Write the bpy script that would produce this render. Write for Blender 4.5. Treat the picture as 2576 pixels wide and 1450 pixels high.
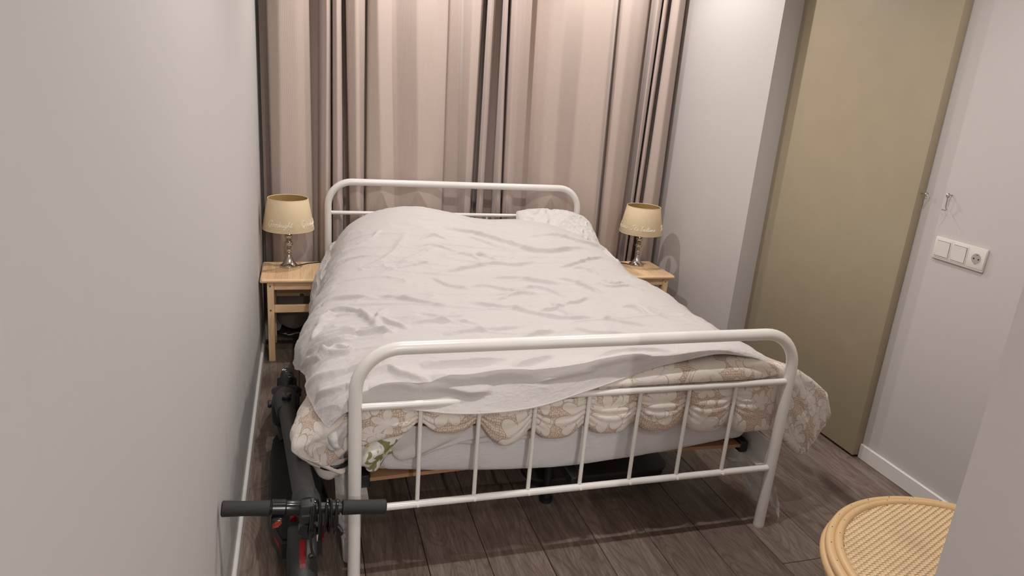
import bpy, bmesh, math, random
import numpy as np
from mathutils import Vector, Matrix
for o in list(bpy.data.objects): bpy.data.objects.remove(o)
SC = bpy.context.scene; COL = SC.collection
PI = math.pi
random.seed(4)

# ------------------------------------------------------------------ camera
def camera():
    f, yaw, pitch, roll, cx, h = 1744.763, 0.30729, 0.29776, 0.07927, 0.205, 1.481
    cy, sy = math.cos(yaw), math.sin(yaw)
    d = Vector((sy*math.cos(pitch), cy*math.cos(pitch), -math.sin(pitch)))
    r = Vector((cy, -sy, 0)); u = r.cross(d)
    r2 = r*math.cos(roll)+u*math.sin(roll); u2 = -r*math.sin(roll)+u*math.cos(roll)
    cam = bpy.data.cameras.new('camera'); o = bpy.data.objects.new('camera', cam); COL.objects.link(o)
    cam.sensor_width = 36; cam.sensor_fit = 'HORIZONTAL'; cam.lens = f/2576*36; cam.clip_start = .02; cam.clip_end = 50
    M = Matrix((r2, u2, -d)).transposed().to_4x4(); M.translation = Vector((cx, 0, h))
    o.matrix_world = M
    SC.camera = o
camera()
# ------------------------------------------------------------------ world, lights, exposure
W = bpy.data.worlds.new('world'); SC.world = W; W.use_nodes = True
W.node_tree.nodes['Background'].inputs[0].default_value = (1, .95, .9, 1)
W.node_tree.nodes['Background'].inputs[1].default_value = 0.02
SC.view_settings.view_transform = 'Standard'; SC.view_settings.look = 'None'
SC.view_settings.exposure = 0.13; SC.view_settings.gamma = 1; SC.view_settings.use_curve_mapping = False
CEIL = 2.50
# the recessed ceiling spots of the room (above the frame); the last is added fill, bounced off the rear wall
SPOTS = [(0.82, 3.42, 18), (1.82, 3.44, 16), (0.72, 1.51, 20), (1.72, 1.51, 11.5), (0.62, -0.75, 11), (0.62, -1.9, 66)]
def spots():
    for x, y, e in SPOTS:
        l = bpy.data.lights.new('ceiling_spot_or_fill_light', 'SPOT'); l.energy = e*2.4; l.color = (1, .95, .925)
        l.spot_size = math.radians(160); l.spot_blend = .7; l.shadow_soft_size = .016
        o = bpy.data.objects.new('ceiling_spot_or_fill_light', l); COL.objects.link(o); o.location = (x, y, CEIL-.02)
spots()
#--geo
def vnoise(x, y, seed=0):
    xi = np.floor(x).astype(np.int64); yi = np.floor(y).astype(np.int64)
    fx = x-xi; fy = y-yi
    fx = fx*fx*fx*(fx*(fx*6-15)+10); fy = fy*fy*fy*(fy*(fy*6-15)+10)
    def h(a, b):
        n = (a*374761393+b*668265263+seed*1274126177) & 0xffffffff
        n = ((n ^ (n >> 13))*1103515245) & 0xffffffff
        return ((n ^ (n >> 16)) & 0xffff)/65535.0
    a = h(xi, yi); b = h(xi+1, yi); c = h(xi, yi+1); d = h(xi+1, yi+1)
    return (a*(1-fx)+b*fx)*(1-fy)+(c*(1-fx)+d*fx)*fy

def fbm(x, y, seed=0, o=4):
    s = 0; a = .5
    for k in range(o):
        s = s+a*(vnoise(x, y, seed+k*7)-.5); x = x*2.03+3.1; y = y*2.03+1.7; a *= .5
    return s

def cr(K, n):
    """uniform Catmull-Rom resample of K (m,...) to n samples"""
    K = np.asarray(K, float); m = len(K)
    t = np.linspace(0, m-1, n); i = np.minimum(t.astype(int), m-2); f = t-i
    P = np.concatenate([[2*K[0]-K[1]], K, [2*K[-1]-K[-2]]])
    f = f.reshape((-1,)+(1,)*(K.ndim-1))
    a, b, c, d = P[i], P[i+1], P[i+2], P[i+3]
    return .5*((2*b)+(c-a)*f+(2*a-5*b+4*c-d)*f**2+(3*b-a-3*c+d)*f**3)

def surf(C, nu, nv):
    """C (rows v, cols u, 3) -> (nv, nu, 3)"""
    A = cr(np.asarray(C, float), nv)
    return np.swapaxes(cr(np.swapaxes(A, 0, 1), nu), 0, 1)

def arcs(P):
    du = np.linalg.norm(np.diff(P, axis=1), axis=2); u = np.concatenate([np.zeros((P.shape[0], 1)), np.cumsum(du, 1)], 1)
    mid = P.shape[1]//2; u = u-u[:, mid:mid+1]
    dv = np.linalg.norm(np.diff(P, axis=0), axis=2); v = np.concatenate([np.zeros((1, P.shape[1])), np.cumsum(dv, 0)], 0)
    return u, v

def normals(P):
    du = np.gradient(P, axis=1); dv = np.gradient(P, axis=0)
    n = np.cross(du, dv); return n/np.maximum(np.linalg.norm(n, axis=2, keepdims=True), 1e-9)

COVER = [
 (1.792, [(.262,.40),(.285,.455),(.335,.535),(.47,.560,1.765),(.66,.545,1.735),(.86,.552,1.738),(1.06,.592,1.762),(1.28,.642,1.785),(1.47,.665,1.795),(1.61,.655,1.80),(1.69,.628,1.81),(1.735,.604,1.82),(1.772,.584,1.83)]),
 (1.806, [(.245,.42),(.275,.50),(.340,.572),(.48,.604,1.800),(.68,.618,1.785),(.88,.632,1.785),(1.08,.655,1.793),(1.29,.676,1.802),(1.47,.677,1.81),(1.61,.666,1.815),(1.69,.638,1.82),(1.735,.613,1.83),(1.774,.590,1.84)]),
 (1.86, [(.235,.43),(.270,.515),(.340,.588),(.49,.630),(.70,.643),(.90,.652),(1.09,.664),(1.29,.676),(1.47,.682),(1.61,.672),(1.69,.645),(1.735,.620),(1.775,.590)]),
 (1.97, [(.225,.42),(.255,.515),(.330,.592),(.50,.638),(.72,.650),(.91,.654),(1.10,.655),(1.30,.664),(1.48,.672),(1.61,.660),(1.69,.635),(1.740,.600),(1.785,.560)]),
 (2.10, [(.240,.36),(.240,.50),(.310,.598),(.51,.645),(.73,.655),(.92,.655),(1.10,.658),(1.30,.664),(1.48,.668),(1.61,.655),(1.695,.628),(1.755,.57),(1.79,.50)]),
 (2.25, [(.215,.35),(.215,.50),(.300,.600),(.52,.650),(.73,.660),(.92,.660),(1.10,.662),(1.30,.664),(1.48,.668),(1.61,.655),(1.70,.622),(1.775,.54),(1.80,.46)]),
 (2.42, [(.178,.41),(.202,.515),(.300,.600),(.52,.645),(.73,.660),(.92,.665),(1.10,.664),(1.30,.666),(1.48,.670),(1.61,.658),(1.71,.620),(1.785,.53),(1.80,.44)]),
 (2.58, [(.195,.42),(.225,.52),(.320,.605),(.52,.650),(.74,.665),(.92,.668),(1.10,.666),(1.30,.668),(1.48,.672),(1.61,.660),(1.72,.620),(1.79,.53),(1.805,.44)]),
 (2.78, [(.225,.42),(.262,.53),(.350,.615),(.53,.665),(.74,.685),(.92,.685),(1.10,.675),(1.30,.675),(1.48,.675),(1.61,.660),(1.695,.618),(1.765,.53),(1.785,.44)]),
 (3.00, [(.262,.42),(.300,.54),(.380,.640),(.54,.700),(.74,.725),(.92,.718),(1.10,.700),(1.30,.692),(1.48,.685),(1.62,.665),(1.705,.618),(1.760,.53),(1.775,.44)]),
 (3.20, [(.290,.42),(.318,.54),(.400,.660),(.55,.740),(.74,.775),(.92,.762),(1.10,.732),(1.30,.722),(1.48,.702),(1.62,.675),(1.710,.618),(1.760,.53),(1.772,.44)]),
 (3.36, [(.305,.42),(.330,.54),(.415,.675),(.56,.765),(.74,.803),(.92,.784),(1.10,.748),(1.30,.742),(1.48,.715),(1.62,.675),(1.710,.618),(1.760,.53),(1.770,.44)]),
 (3.50, [(.315,.42),(.340,.54),(.425,.672),(.57,.757),(.75,.790),(.92,.770),(1.10,.738),(1.30,.735),(1.48,.708),(1.62,.665),(1.710,.608),(1.755,.52),(1.765,.44)]),
 (3.62, [(.325,.42),(.350,.52),(.430,.630),(.57,.700),(.75,.725),(.92,.710),(1.10,.690),(1.30,.690),(1.48,.665),(1.62,.625),(1.70,.570),(1.745,.50),(1.76,.44)]),
 (3.68, [(.335,.40),(.360,.48),(.435,.560),(.57,.610),(.75,.625),(.92,.615),(1.10,.60),(1.30,.60),(1.48,.58),(1.62,.55),(1.70,.51),(1.74,.46),(1.755,.42)]),
]
def cover_grid(nu, nv):
    C = [[(q[0], q[2] if len(q) > 2 else y, q[1]) for q in row] for y, row in COVER]
    C = np.array(C, float)
    for r, k in ((9, .4), (10, .9), (11, 1.), (12, .9), (13, .7)):
        for c, d in ((2, .016), (3, .012), (4, .004), (5, .004), (6, .004), (7, .004), (8, .010), (9, .012), (10, .008)):
            C[r, c, 2] += d*k
    for r, c, x, z in ((0, 0, .272, .50), (0, 1, .300, .532), (0, 2, .338, .552), (1, 0, .258, .505), (1, 1, .29, .55), (1, 2, .34, .585), (2, 0, .240, .515), (2, 1, .275, .565), (2, 2, .338, .597), (3, 0, .222, .512), (3, 1, .252, .565), (3, 2, .33, .600), (4, 0, .213, .505), (4, 1, .243, .56), (5, 0, .205, .47), (5, 1, .222, .535)):
        C[r, c, 0] = x; C[r, c, 2] = z
    return surf(C, nu, nv)
#--endgeo
CURT_L = [(-0.0058,-0.0054,0.15),(0.0095,0.0048,0.155),(0.0472,0.0456,0.145),(0.0608,0.058,0.036),(0.1123,0.101,0.0),(0.1939,0.194,0.018),(0.2496,0.2588,0.054),(0.2602,0.2682,0.125),(0.3003,0.2942,0.13),(0.3173,0.3086,0.036),(0.3388,0.3362,0.009),(0.3594,0.3585,0.054),(0.3656,0.3649,0.145),(0.3693,0.3696,0.145),(0.3672,0.3681,0.036),(0.3876,0.3937,0.009),(0.411,0.4189,0.054),(0.4214,0.4318,0.175),(0.4347,0.4572,0.175),(0.4312,0.4562,0.054),(0.4781,0.4942,0.018),(0.5269,0.5314,0.054),(0.5375,0.5403,0.108),(0.54,0.5431,0.09),(0.5453,0.547,0.036),(0.5827,0.6236,0.0),(0.6792,0.7167,0.054),(0.7833,0.8192,0.0),(0.8914,0.9021,0.027),(0.9624,0.9712,0.081),(0.9826,0.9943,0.14),(1.043,1.0755,0.15),(1.0473,1.0812,0.09),(1.0805,1.0953,0.027),(1.1406,1.1345,0.054),(1.1777,1.1734,0.175),(1.1881,1.1877,0.185)]
CURT_R = [(1.1903,1.1902,0.185),(1.1935,1.1995,0.175),(1.1676,1.174,0.054),(1.1769,1.1836,0.018),(1.2057,1.2117,0.054),(1.24,1.2465,0.16),(1.2761,1.2901,0.16),(1.2512,1.2752,0.036),(1.2544,1.2817,0.0),(1.2776,1.3083,0.036),(1.3132,1.3431,0.15),(1.3166,1.3467,0.15),(1.2937,1.323,0.054),(1.3111,1.3361,0.0),(1.3526,1.3755,0.036),(1.3945,1.4138,0.13),(1.4666,1.4912,0.14),(1.4779,1.5047,0.09),(1.5232,1.5385,0.036),(1.59,1.6069,0.0),(1.7291,1.736,0.063),(1.8009,1.8141,0.036),(1.8686,1.8883,0.0),(1.908,1.9222,0.036),(1.9427,1.9595,0.108),(1.9476,1.9648,0.108),(1.925,1.943,0.036),(1.9746,1.9782,0.0),(2.055,2.0519,0.018),(2.1064,2.0986,0.054),(2.1613,2.1538,0.155),(2.1697,2.1701,0.155),(2.1599,2.1609,0.12),(2.1646,2.1621,0.09),(2.1405,2.1364,0.018),(2.1755,2.1588,0.036),(2.2376,2.2199,0.15),(2.2413,2.2227,0.15),(2.188,2.1722,0.036),(2.2105,2.1963,0.036),(2.2748,2.2587,0.145),(2.2877,2.2725,0.145),(2.2404,2.2259,0.036),(2.2676,2.2689,0.0),(2.3381,2.3449,0.054),(2.3968,2.4066,0.145),(2.4393,2.4518,0.155)]
STROKES = [
 (0.012,0.016,[(-0.269,1.492),(-0.118,1.456),(0.008,1.371),(0.121,1.255),(0.261,1.226),(0.454,1.274)]),
 (0.01,0.014,[(0.17,1.418),(0.341,1.412),(0.443,1.36),(0.572,1.326),(0.583,1.159)]),
 (0.006,0.012,[(-0.161,1.416),(-0.082,1.361),(0.031,1.236)]),
 (0.006,0.014,[(-0.673,1.08),(-0.585,1.128),(-0.52,1.209),(-0.468,1.326),(-0.426,1.446)]),
 (0.005,0.012,[(-0.514,1.094),(-0.436,1.178),(-0.318,1.324)]),
 (0.009,0.013,[(-0.353,1.022),(-0.252,1.065),(-0.103,1.117),(0.008,1.084),(0.105,1.092)]),
 (0.006,0.012,[(-0.393,0.977),(-0.346,0.887),(-0.26,0.829)]),
 (0.008,0.011,[(0.177,1.016),(0.269,1.038),(0.38,1.095),(0.491,1.164)]),
 (0.007,0.011,[(0.231,0.995),(0.299,0.964),(0.341,0.89)]),
 (0.009,0.013,[(-0.167,0.944),(-0.067,0.917),(0.056,0.839),(0.129,0.791)]),
 (0.01,0.013,[(0.097,0.872),(0.177,0.812),(0.224,0.734),(0.239,0.651)]),
 (0.007,0.01,[(0.284,0.783),(0.328,0.716),(0.41,0.723),(0.452,0.664)]),
 (0.006,0.008,[(0.32,0.828),(0.355,0.75),(0.421,0.784)]),
 (0.007,0.012,[(-0.303,0.851),(-0.202,0.863),(-0.109,0.785),(-0.03,0.724)]),
 (0.007,0.01,[(-0.081,0.807),(0.023,0.749),(0.088,0.643)]),
 (0.008,0.01,[(0.047,0.588),(0.105,0.591),(0.177,0.631)]),
 (0.007,0.008,[(-0.066,0.557),(-0.008,0.552),(0.056,0.586)]),
 (0.008,0.012,[(-0.309,0.685),(-0.233,0.636),(-0.152,0.589),(-0.095,0.518)]),
 (0.008,0.011,[(-0.116,0.552),(-0.059,0.489),(0.023,0.443),(0.121,0.435)]),
 (0.007,0.011,[(0.262,0.502),(0.313,0.463),(0.313,0.377)]),
 (0.006,0.012,[(0.121,0.435),(0.193,0.365),(0.284,0.283)]),
 (0.006,0.01,[(0.355,0.544),(0.368,0.398),(0.399,0.3)]),
 (0.006,0.012,[(0.458,0.407),(0.493,0.317),(0.541,0.249)]),
 (0.006,0.008,[(-0.208,0.353),(-0.133,0.363),(-0.074,0.364)]),
 (0.007,0.012,[(-0.46,0.371),(-0.372,0.407),(-0.277,0.42),(-0.151,0.444)]),
 (0.007,0.012,[(-0.568,0.456),(-0.472,0.474),(-0.395,0.492),(-0.307,0.459)]),
 (0.008,0.012,[(-0.646,0.775),(-0.557,0.736),(-0.479,0.688),(-0.396,0.627)]),
 (0.01,0.015,[(-0.833,0.801),(-0.777,0.805),(-0.717,0.78),(-0.628,0.743)]),
 (0.01,0.013,[(-0.812,0.691),(-0.743,0.668),(-0.687,0.57),(-0.669,0.458)]),
 (0.009,0.011,[(-0.661,0.417),(-0.648,0.506),(-0.609,0.64)]),
 (0.009,0.011,[(-0.657,0.535),(-0.611,0.468),(-0.563,0.416)]),
 (0.01,0.01,[(-0.745,0.434),(-0.699,0.418),(-0.661,0.417),(-0.608,0.386)]),
 (0.009,0.01,[(-0.884,0.459),(-0.819,0.441),(-0.763,0.454),(-0.717,0.452)]),
 (0.01,0.011,[(-0.916,0.451),(-0.851,0.402),(-0.784,0.388),(-0.727,0.415)]),
 (0.009,0.01,[(-0.974,0.477),(-0.853,0.325),(-0.801,0.359),(-0.758,0.33)]),
 (0.009,0.009,[(-0.87,0.352),(-0.812,0.317),(-0.762,0.303),(-0.75,0.337)]),
 (0.008,0.012,[(-0.863,0.578),(-0.81,0.615),(-0.786,0.656)]),
 (0.009,0.012,[(-0.881,0.521),(-0.836,0.58),(-0.787,0.633)]),
 (0.009,0.018,[(-0.92,0.237),(-0.808,0.17),(-0.72,0.183),(-0.626,0.202)]),
 (0.009,0.014,[(-0.881,0.13),(-0.805,0.083),(-0.738,0.08)]),
 (0.009,0.016,[(-0.555,0.146),(-0.495,0.167),(-0.391,0.18),(-0.277,0.191)]),
 (0.008,0.014,[(-0.283,0.144),(-0.216,0.162),(-0.137,0.176)]),
 (0.01,0.016,[(-0.719,0.105),(-0.654,0.141),(-0.618,0.107),(-0.535,0.094)]),
 (0.01,0.018,[(-0.527,0.096),(-0.419,0.092),(-0.33,0.106),(-0.226,0.099)]),
 (0.01,0.014,[(-0.561,0.052),(-0.487,0.068),(-0.421,0.06),(-0.349,0.065)]),
 (0.008,0.012,[(-0.707,0.051),(-0.619,0.063),(-0.561,0.052)]),
 (0.007,0.012,[(-0.22,0.078),(-0.115,0.072),(-0.017,0.059)]),
 (0.007,0.012,[(-0.049,0.075),(0.06,0.063),(0.172,0.045)]),
 (0.007,0.012,[(-0.016,0.11),(0.098,0.1),(0.245,0.05)]),
 (0.007,0.012,[(-0.31,0.297),(-0.197,0.305),(-0.069,0.29)]),
 (0.006,0.01,[(-0.008,0.369),(0.064,0.31),(0.17,0.262)]),
 (0.006,0.01,[(-0.189,1.237),(-0.103,1.191),(-0.06,1.129)]),
 (0.005,0.008,[(-0.386,1.357),(-0.319,1.405),(-0.254,1.365)]),
 (0.005,0.008,[(-0.41,1.28),(-0.318,1.304),(-0.224,1.229)]),
 (0.005,0.009,[(-0.246,1.23),(-0.174,1.203),(-0.153,1.147)]),
 (0.005,0.009,[(-0.59,1.026),(-0.453,1.1),(-0.346,1.142)]),
 (0.005,0.01,[(-0.668,1.347),(-0.59,1.381),(-0.551,1.456)]),
 (0.006,0.01,[(0.0,0.647),(0.016,0.51),(0.031,0.463)]),
 (0.006,0.01,[(-0.218,0.692),(-0.102,0.739),(-0.015,0.69)]),
 (0.006,0.01,[(-0.504,0.56),(-0.429,0.528),(-0.339,0.557)])]
# ------------------------------------------------------------------ helpers
def tag(o, label=None, cat=None, group=None, kind=None):
    if label: o['label'] = label
    if cat: o['category'] = cat
    if group: o['group'] = group
    if kind: o['kind'] = kind
    return o

def root(name, loc, label, cat, group=None):
    o = bpy.data.objects.new(name, None); COL.objects.link(o); o.location = loc; o.empty_display_size = .05
    return tag(o, label, cat, group)

class MB:
    def __init__(s): s.v = []; s.f = []; s.uv = None
    def add(s, V, F):
        n = len(s.v); s.v += [tuple(map(float, p)) for p in V]; s.f += [tuple(i+n for i in f) for f in F]; return s
    def box(s, x0, x1, y0, y1, z0, z1, b=0.0, seg=1, M=None):
        bm = bmesh.new(); bmesh.ops.create_cube(bm, size=1)
        for v in bm.verts:
            v.co = Vector(((x0+x1)/2+v.co.x*(x1-x0), (y0+y1)/2+v.co.y*(y1-y0), (z0+z1)/2+v.co.z*(z1-z0)))
        if b > 0: bmesh.ops.bevel(bm, geom=list(bm.edges), offset=b, segments=seg, profile=.5, affect='EDGES')
        if M is not None: bm.transform(M)
        bm.verts.index_update()
        s.add([v.co for v in bm.verts], [[v.index for v in f.verts] for f in bm.faces]); bm.free(); return s
    def tube(s, pts, r, n=12, closed=False, cap=True):
        P = [Vector(p) for p in pts]; m = len(P)
        R = r if hasattr(r, '__len__') else [r]*m
        T = []
        for i in range(m):
            a = P[(i-1) % m] if (closed or i > 0) else P[i]; b = P[(i+1) % m] if (closed or i < m-1) else P[i]
            t = (b-a); T.append(t.normalized() if t.length > 1e-9 else Vector((0, 0, 1)))
        ref = Vector((0, 0, 1)) if abs(T[0].z) < .9 else Vector((1, 0, 0))
        N = (ref-T[0]*ref.dot(T[0])).normalized(); V = []; F = []
        for i in range(m):
            N = (N-T[i]*N.dot(T[i])).normalized(); B = T[i].cross(N)
            for k in range(n):
                a = 2*PI*k/n; V.append(P[i]+(N*math.cos(a)+B*math.sin(a))*R[i])
        for i in range(m if closed else m-1):
            j = (i+1) % m
            for k in range(n):
                l = (k+1) % n; F.append((i*n+k, i*n+l, j*n+l, j*n+k))
        if cap and not closed:
            F.append(tuple(reversed(range(n)))); F.append(tuple((m-1)*n+k for k in range(n)))
        return s.add(V, F)
    def lathe(s, prof, c, n=32, axis='z', capa=False, capb=False):
        V = []; F = []; m = len(prof)
        for (r, h) in prof:
            for k in range(n):
                a = 2*PI*k/n; p = (r*math.cos(a), r*math.sin(a), h)
                if axis == 'x': p = (p[2], p[0], p[1])
                if axis == 'y': p = (p[1], p[2], p[0])
                V.append((p[0]+c[0], p[1]+c[1], p[2]+c[2]))
        for i in range(m-1):
            for k in range(n):
                l = (k+1) % n; F.append((i*n+k, i*n+l, (i+1)*n+l, (i+1)*n+k))
        if capa: F.append(tuple(reversed(range(n))))
        if capb: F.append(tuple((m-1)*n+k for k in range(n)))
        return s.add(V, F)
    def prism(s, pts, z0, z1, ax='z'):
        n = len(pts)
        def q(p, z): return (p[0], p[1], z) if ax == 'z' else ((z, p[0], p[1]) if ax == 'x' else (p[0], z, p[1]))
        V = [q(p, z0) for p in pts]+[q(p, z1) for p in pts]
        F = [tuple(reversed(range(n))), tuple(range(n, 2*n))]+[(i, (i+1) % n, n+(i+1) % n, n+i) for i in range(n)]
        return s.add(V, F)
    def build(s, name, m, parent=None, smooth=True, org=None, angle=40):
        if parent is not None: org = parent_org(parent)
        org = org or (0, 0, 0)
        me = bpy.data.meshes.new(name)
        me.from_pydata([(p[0]-org[0], p[1]-org[1], p[2]-org[2]) for p in s.v], [], s.f)
        me.materials.append(m)
        bm = bmesh.new(); bm.from_mesh(me); bmesh.ops.recalc_face_normals(bm, faces=bm.faces)
        if smooth:
            ca = math.radians(angle)
            for f in bm.faces: f.smooth = True
            for e in bm.edges:
                if len(e.link_faces) == 2 and e.calc_face_angle(0) > ca: e.smooth = False
        bm.to_mesh(me); bm.free()
        o = bpy.data.objects.new(name, me); COL.objects.link(o)
        if parent is not None: o.parent = parent
        else: o.location = org
        return o

def parent_org(p):
    x = Vector((0, 0, 0))
    while p is not None: x = x+p.location; p = p.parent
    return tuple(x)

def gridobj(name, P, m, parent=None, org=None, uv=None, solid=0, closed_u=False):
    nv, nu = P.shape[:2]
    if parent is not None: org = parent_org(parent)
    org = org or (0, 0, 0)
    Q = (P-np.array(org)).reshape(-1, 3)
    idx = np.arange(nv*nu).reshape(nv, nu)
    if closed_u: idx = np.concatenate([idx, idx[:, :1]], 1)
    F = np.stack([idx[:-1, :-1], idx[:-1, 1:], idx[1:, 1:], idx[1:, :-1]], -1).reshape(-1, 4)
    me = bpy.data.meshes.new(name)
    me.vertices.add(len(Q)); me.vertices.foreach_set('co', Q.astype(np.float32).ravel())
    me.loops.add(F.size); me.loops.foreach_set('vertex_index', F.astype(np.int32).ravel())
    me.polygons.add(len(F)); me.polygons.foreach_set('loop_start', np.arange(0, F.size, 4, dtype=np.int32))
    me.polygons.foreach_set('loop_total', np.full(len(F), 4, dtype=np.int32))
    me.update(calc_edges=True)
    me.polygons.foreach_set('use_smooth', np.ones(len(F), bool))
    if uv is not None:
        l = me.uv_layers.new(name='UVMap'); u = np.stack(uv, -1).reshape(-1, 2)[F.ravel()]
        l.data.foreach_set('uv', u.astype(np.float32).ravel())
    me.materials.append(m)
    o = bpy.data.objects.new(name, me); COL.objects.link(o)
    if parent is not None: o.parent = parent
    else: o.location = org
    if solid:
        md = o.modifiers.new('thickness', 'SOLIDIFY'); md.thickness = solid; md.offset = -1
    return o

# ------------------------------------------------------------------ materials
def srgb(r, g, b):
    f = lambda c: (c/255/12.92) if c/255 <= .04045 else ((c/255+.055)/1.055)**2.4
    return (f(r), f(g), f(b), 1)

class NT:
    def __init__(s, name):
        s.m = bpy.data.materials.new(name); s.m.use_nodes = True; s.t = s.m.node_tree; s.b = s.t.nodes['Principled BSDF']
    def n(s, ty, **kw):
        x = s.t.nodes.new(ty)
        for k, v in kw.items():
            if k.startswith('i_'):
                key = k[2:]; key = int(key) if key.isdigit() else key.replace('_', ' ')
                x.inputs[key].default_value = v
            else: setattr(x, k, v)
        return x
    def l(s, a, b): s.t.links.new(a, b)
    def math(s, op, a, b=None, c=None):
        x = s.n('ShaderNodeMath', operation=op)
        for i, q in enumerate((a, b, c)):
            if q is None: continue
            if isinstance(q, (int, float)): x.inputs[i].default_value = q
            else: s.l(q, x.inputs[i])
        return x.outputs[0]
    def mix(s, f, a, b):
        x = s.n('ShaderNodeMix', data_type='RGBA')
        for i, q in ((0, f), (6, a), (7, b)):
            if isinstance(q, (int, float, tuple)): x.inputs[i].default_value = q
            else: s.l(q, x.inputs[i])
        return x.outputs[2]
    def ramp(s, f, stops):
        x = s.n('ShaderNodeValToRGB'); e = x.color_ramp.elements
        while len(e) < len(stops): e.new(.5)
        for q, (p, c) in zip(e, stops): q.position = p; q.color = c if len(c) == 4 else (*c, 1)
        s.l(f, x.inputs[0]); return x.outputs[0]
    def noise(s, vec, scale, detail=3, rough=.5, dist=0):
        x = s.n('ShaderNodeTexNoise'); x.inputs['Scale'].default_value = scale; x.inputs['Detail'].default_value = detail
        x.inputs['Roughness'].default_value = rough; x.inputs['Distortion'].default_value = dist
        if vec is not None: s.l(vec, x.inputs['Vector'])
        return x.outputs[0]
    def coord(s, which='Object', scale=(1, 1, 1)):
        c = s.n('ShaderNodeTexCoord'); mp = s.n('ShaderNodeMapping'); mp.inputs['Scale'].default_value = scale
        s.l(c.outputs[which], mp.inputs[0]); return mp.outputs[0]
    def bump(s, h, strength=.3, dist=.002):
        x = s.n('ShaderNodeBump'); x.inputs['Strength'].default_value = strength; x.inputs['Distance'].default_value = dist
        s.l(h, x.inputs['Height']); s.l(x.outputs[0], s.b.inputs['Normal'])
    def set(s, **kw):
        for k, v in kw.items():
            k = k.replace('_', ' ')
            if isinstance(v, (int, float, tuple)): s.b.inputs[k].default_value = v
            else: s.l(v, s.b.inputs[k])
        return s.m

def plain(name, col, rough=.5, metal=0, bump=0, bs=200, spec=.5):
    t = NT(name); c = t.coord()
    nz = t.noise(c, 9, 4); base = t.mix(nz, tuple(x*.93 for x in col[:3])+(1,), tuple(min(1, x*1.06) for x in col[:3])+(1,))
    if bump: t.bump(t.noise(c, bs, 3), bump, .001)
    return t.set(Base_Color=base, Roughness=rough, Metallic=metal, Specular_IOR_Level=spec)

def m_wall(name, col, scuff=0):
    t = NT(name); c = t.coord()
    b = t.mix(t.noise(c, 2.2, 5, .6), tuple(x*.965 for x in col[:3])+(1,), col)
    if scuff:
        v = t.coord('Object', (1, 9, 2.2)); s1 = t.ramp(t.noise(v, 1.6, 6, .65, .6), [(.555, (0, 0, 0)), (.66, (1, 1, 1))])
        z = t.n('ShaderNodeSeparateXYZ'); tc = t.n('ShaderNodeTexCoord'); t.l(tc.outputs['Object'], z.inputs[0])
        low = t.math('SUBTRACT', 1, t.math('MULTIPLY', z.outputs[2], 1.5)); low = t.math('MAXIMUM', low, 0.05)
        b = t.mix(t.math('MULTIPLY', t.math('MULTIPLY', s1, low), .30), b, (.20, .18, .17, 1))
    t.bump(t.noise(c, 160, 3), .12, .001)
    return t.set(Base_Color=b, Roughness=.75, Specular_IOR_Level=.3)

M = {}
M['wall'] = m_wall('painted_wall', (.58, .55, .53, 1))
M['wall_left'] = m_wall('scuffed_painted_wall', (.56, .54, .525, 1), 1)
M['ceil'] = m_wall('ceiling_paint', (.80, .79, .76, 1))
M['trim'] = plain('white_trim_paint', (.78, .76, .72), .35)
M['door'] = plain('cream_door_paint', (.38, .32, .22), .42)
M['white_metal'] = plain('white_powder_coat', (.80, .78, .74), .24, 0, .05, 300)
M['plastic_white'] = plain('white_plastic', (.74, .71, .65), .35)
M['dark'] = plain('dark_void', (.01, .01, .01), .6)
M['black'] = plain('black_plastic', (.014, .014, .015), .42)
M['black_gloss'] = plain('glossy_black_plastic', (.008, .008, .01), .2)
M['charcoal'] = plain('charcoal_paint', (.017, .017, .0175), .45, 0, .06, 500)
M['rubber'] = plain('black_rubber', (.016, .016, .016), .65, 0, .5, 900)
M['red'] = plain('red_plastic', (.20, .008, .010), .35)
M['red_stripe'] = plain('red_orange_print', (.50, .06, .03), .5)
M['chrome'] = plain('polished_nickel', (.62, .58, .54), .14, 1)
M['steel'] = plain('zinc_steel', (.40, .40, .40), .3, 1)
M['blackcord'] = plain('black_cord', (.012, .012, .012), .5)
M['whitecord'] = plain('white_cord', (.6, .6, .57), .5)
M['slat'] = plain('birch_slat', (.40, .22, .115), .55)

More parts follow.
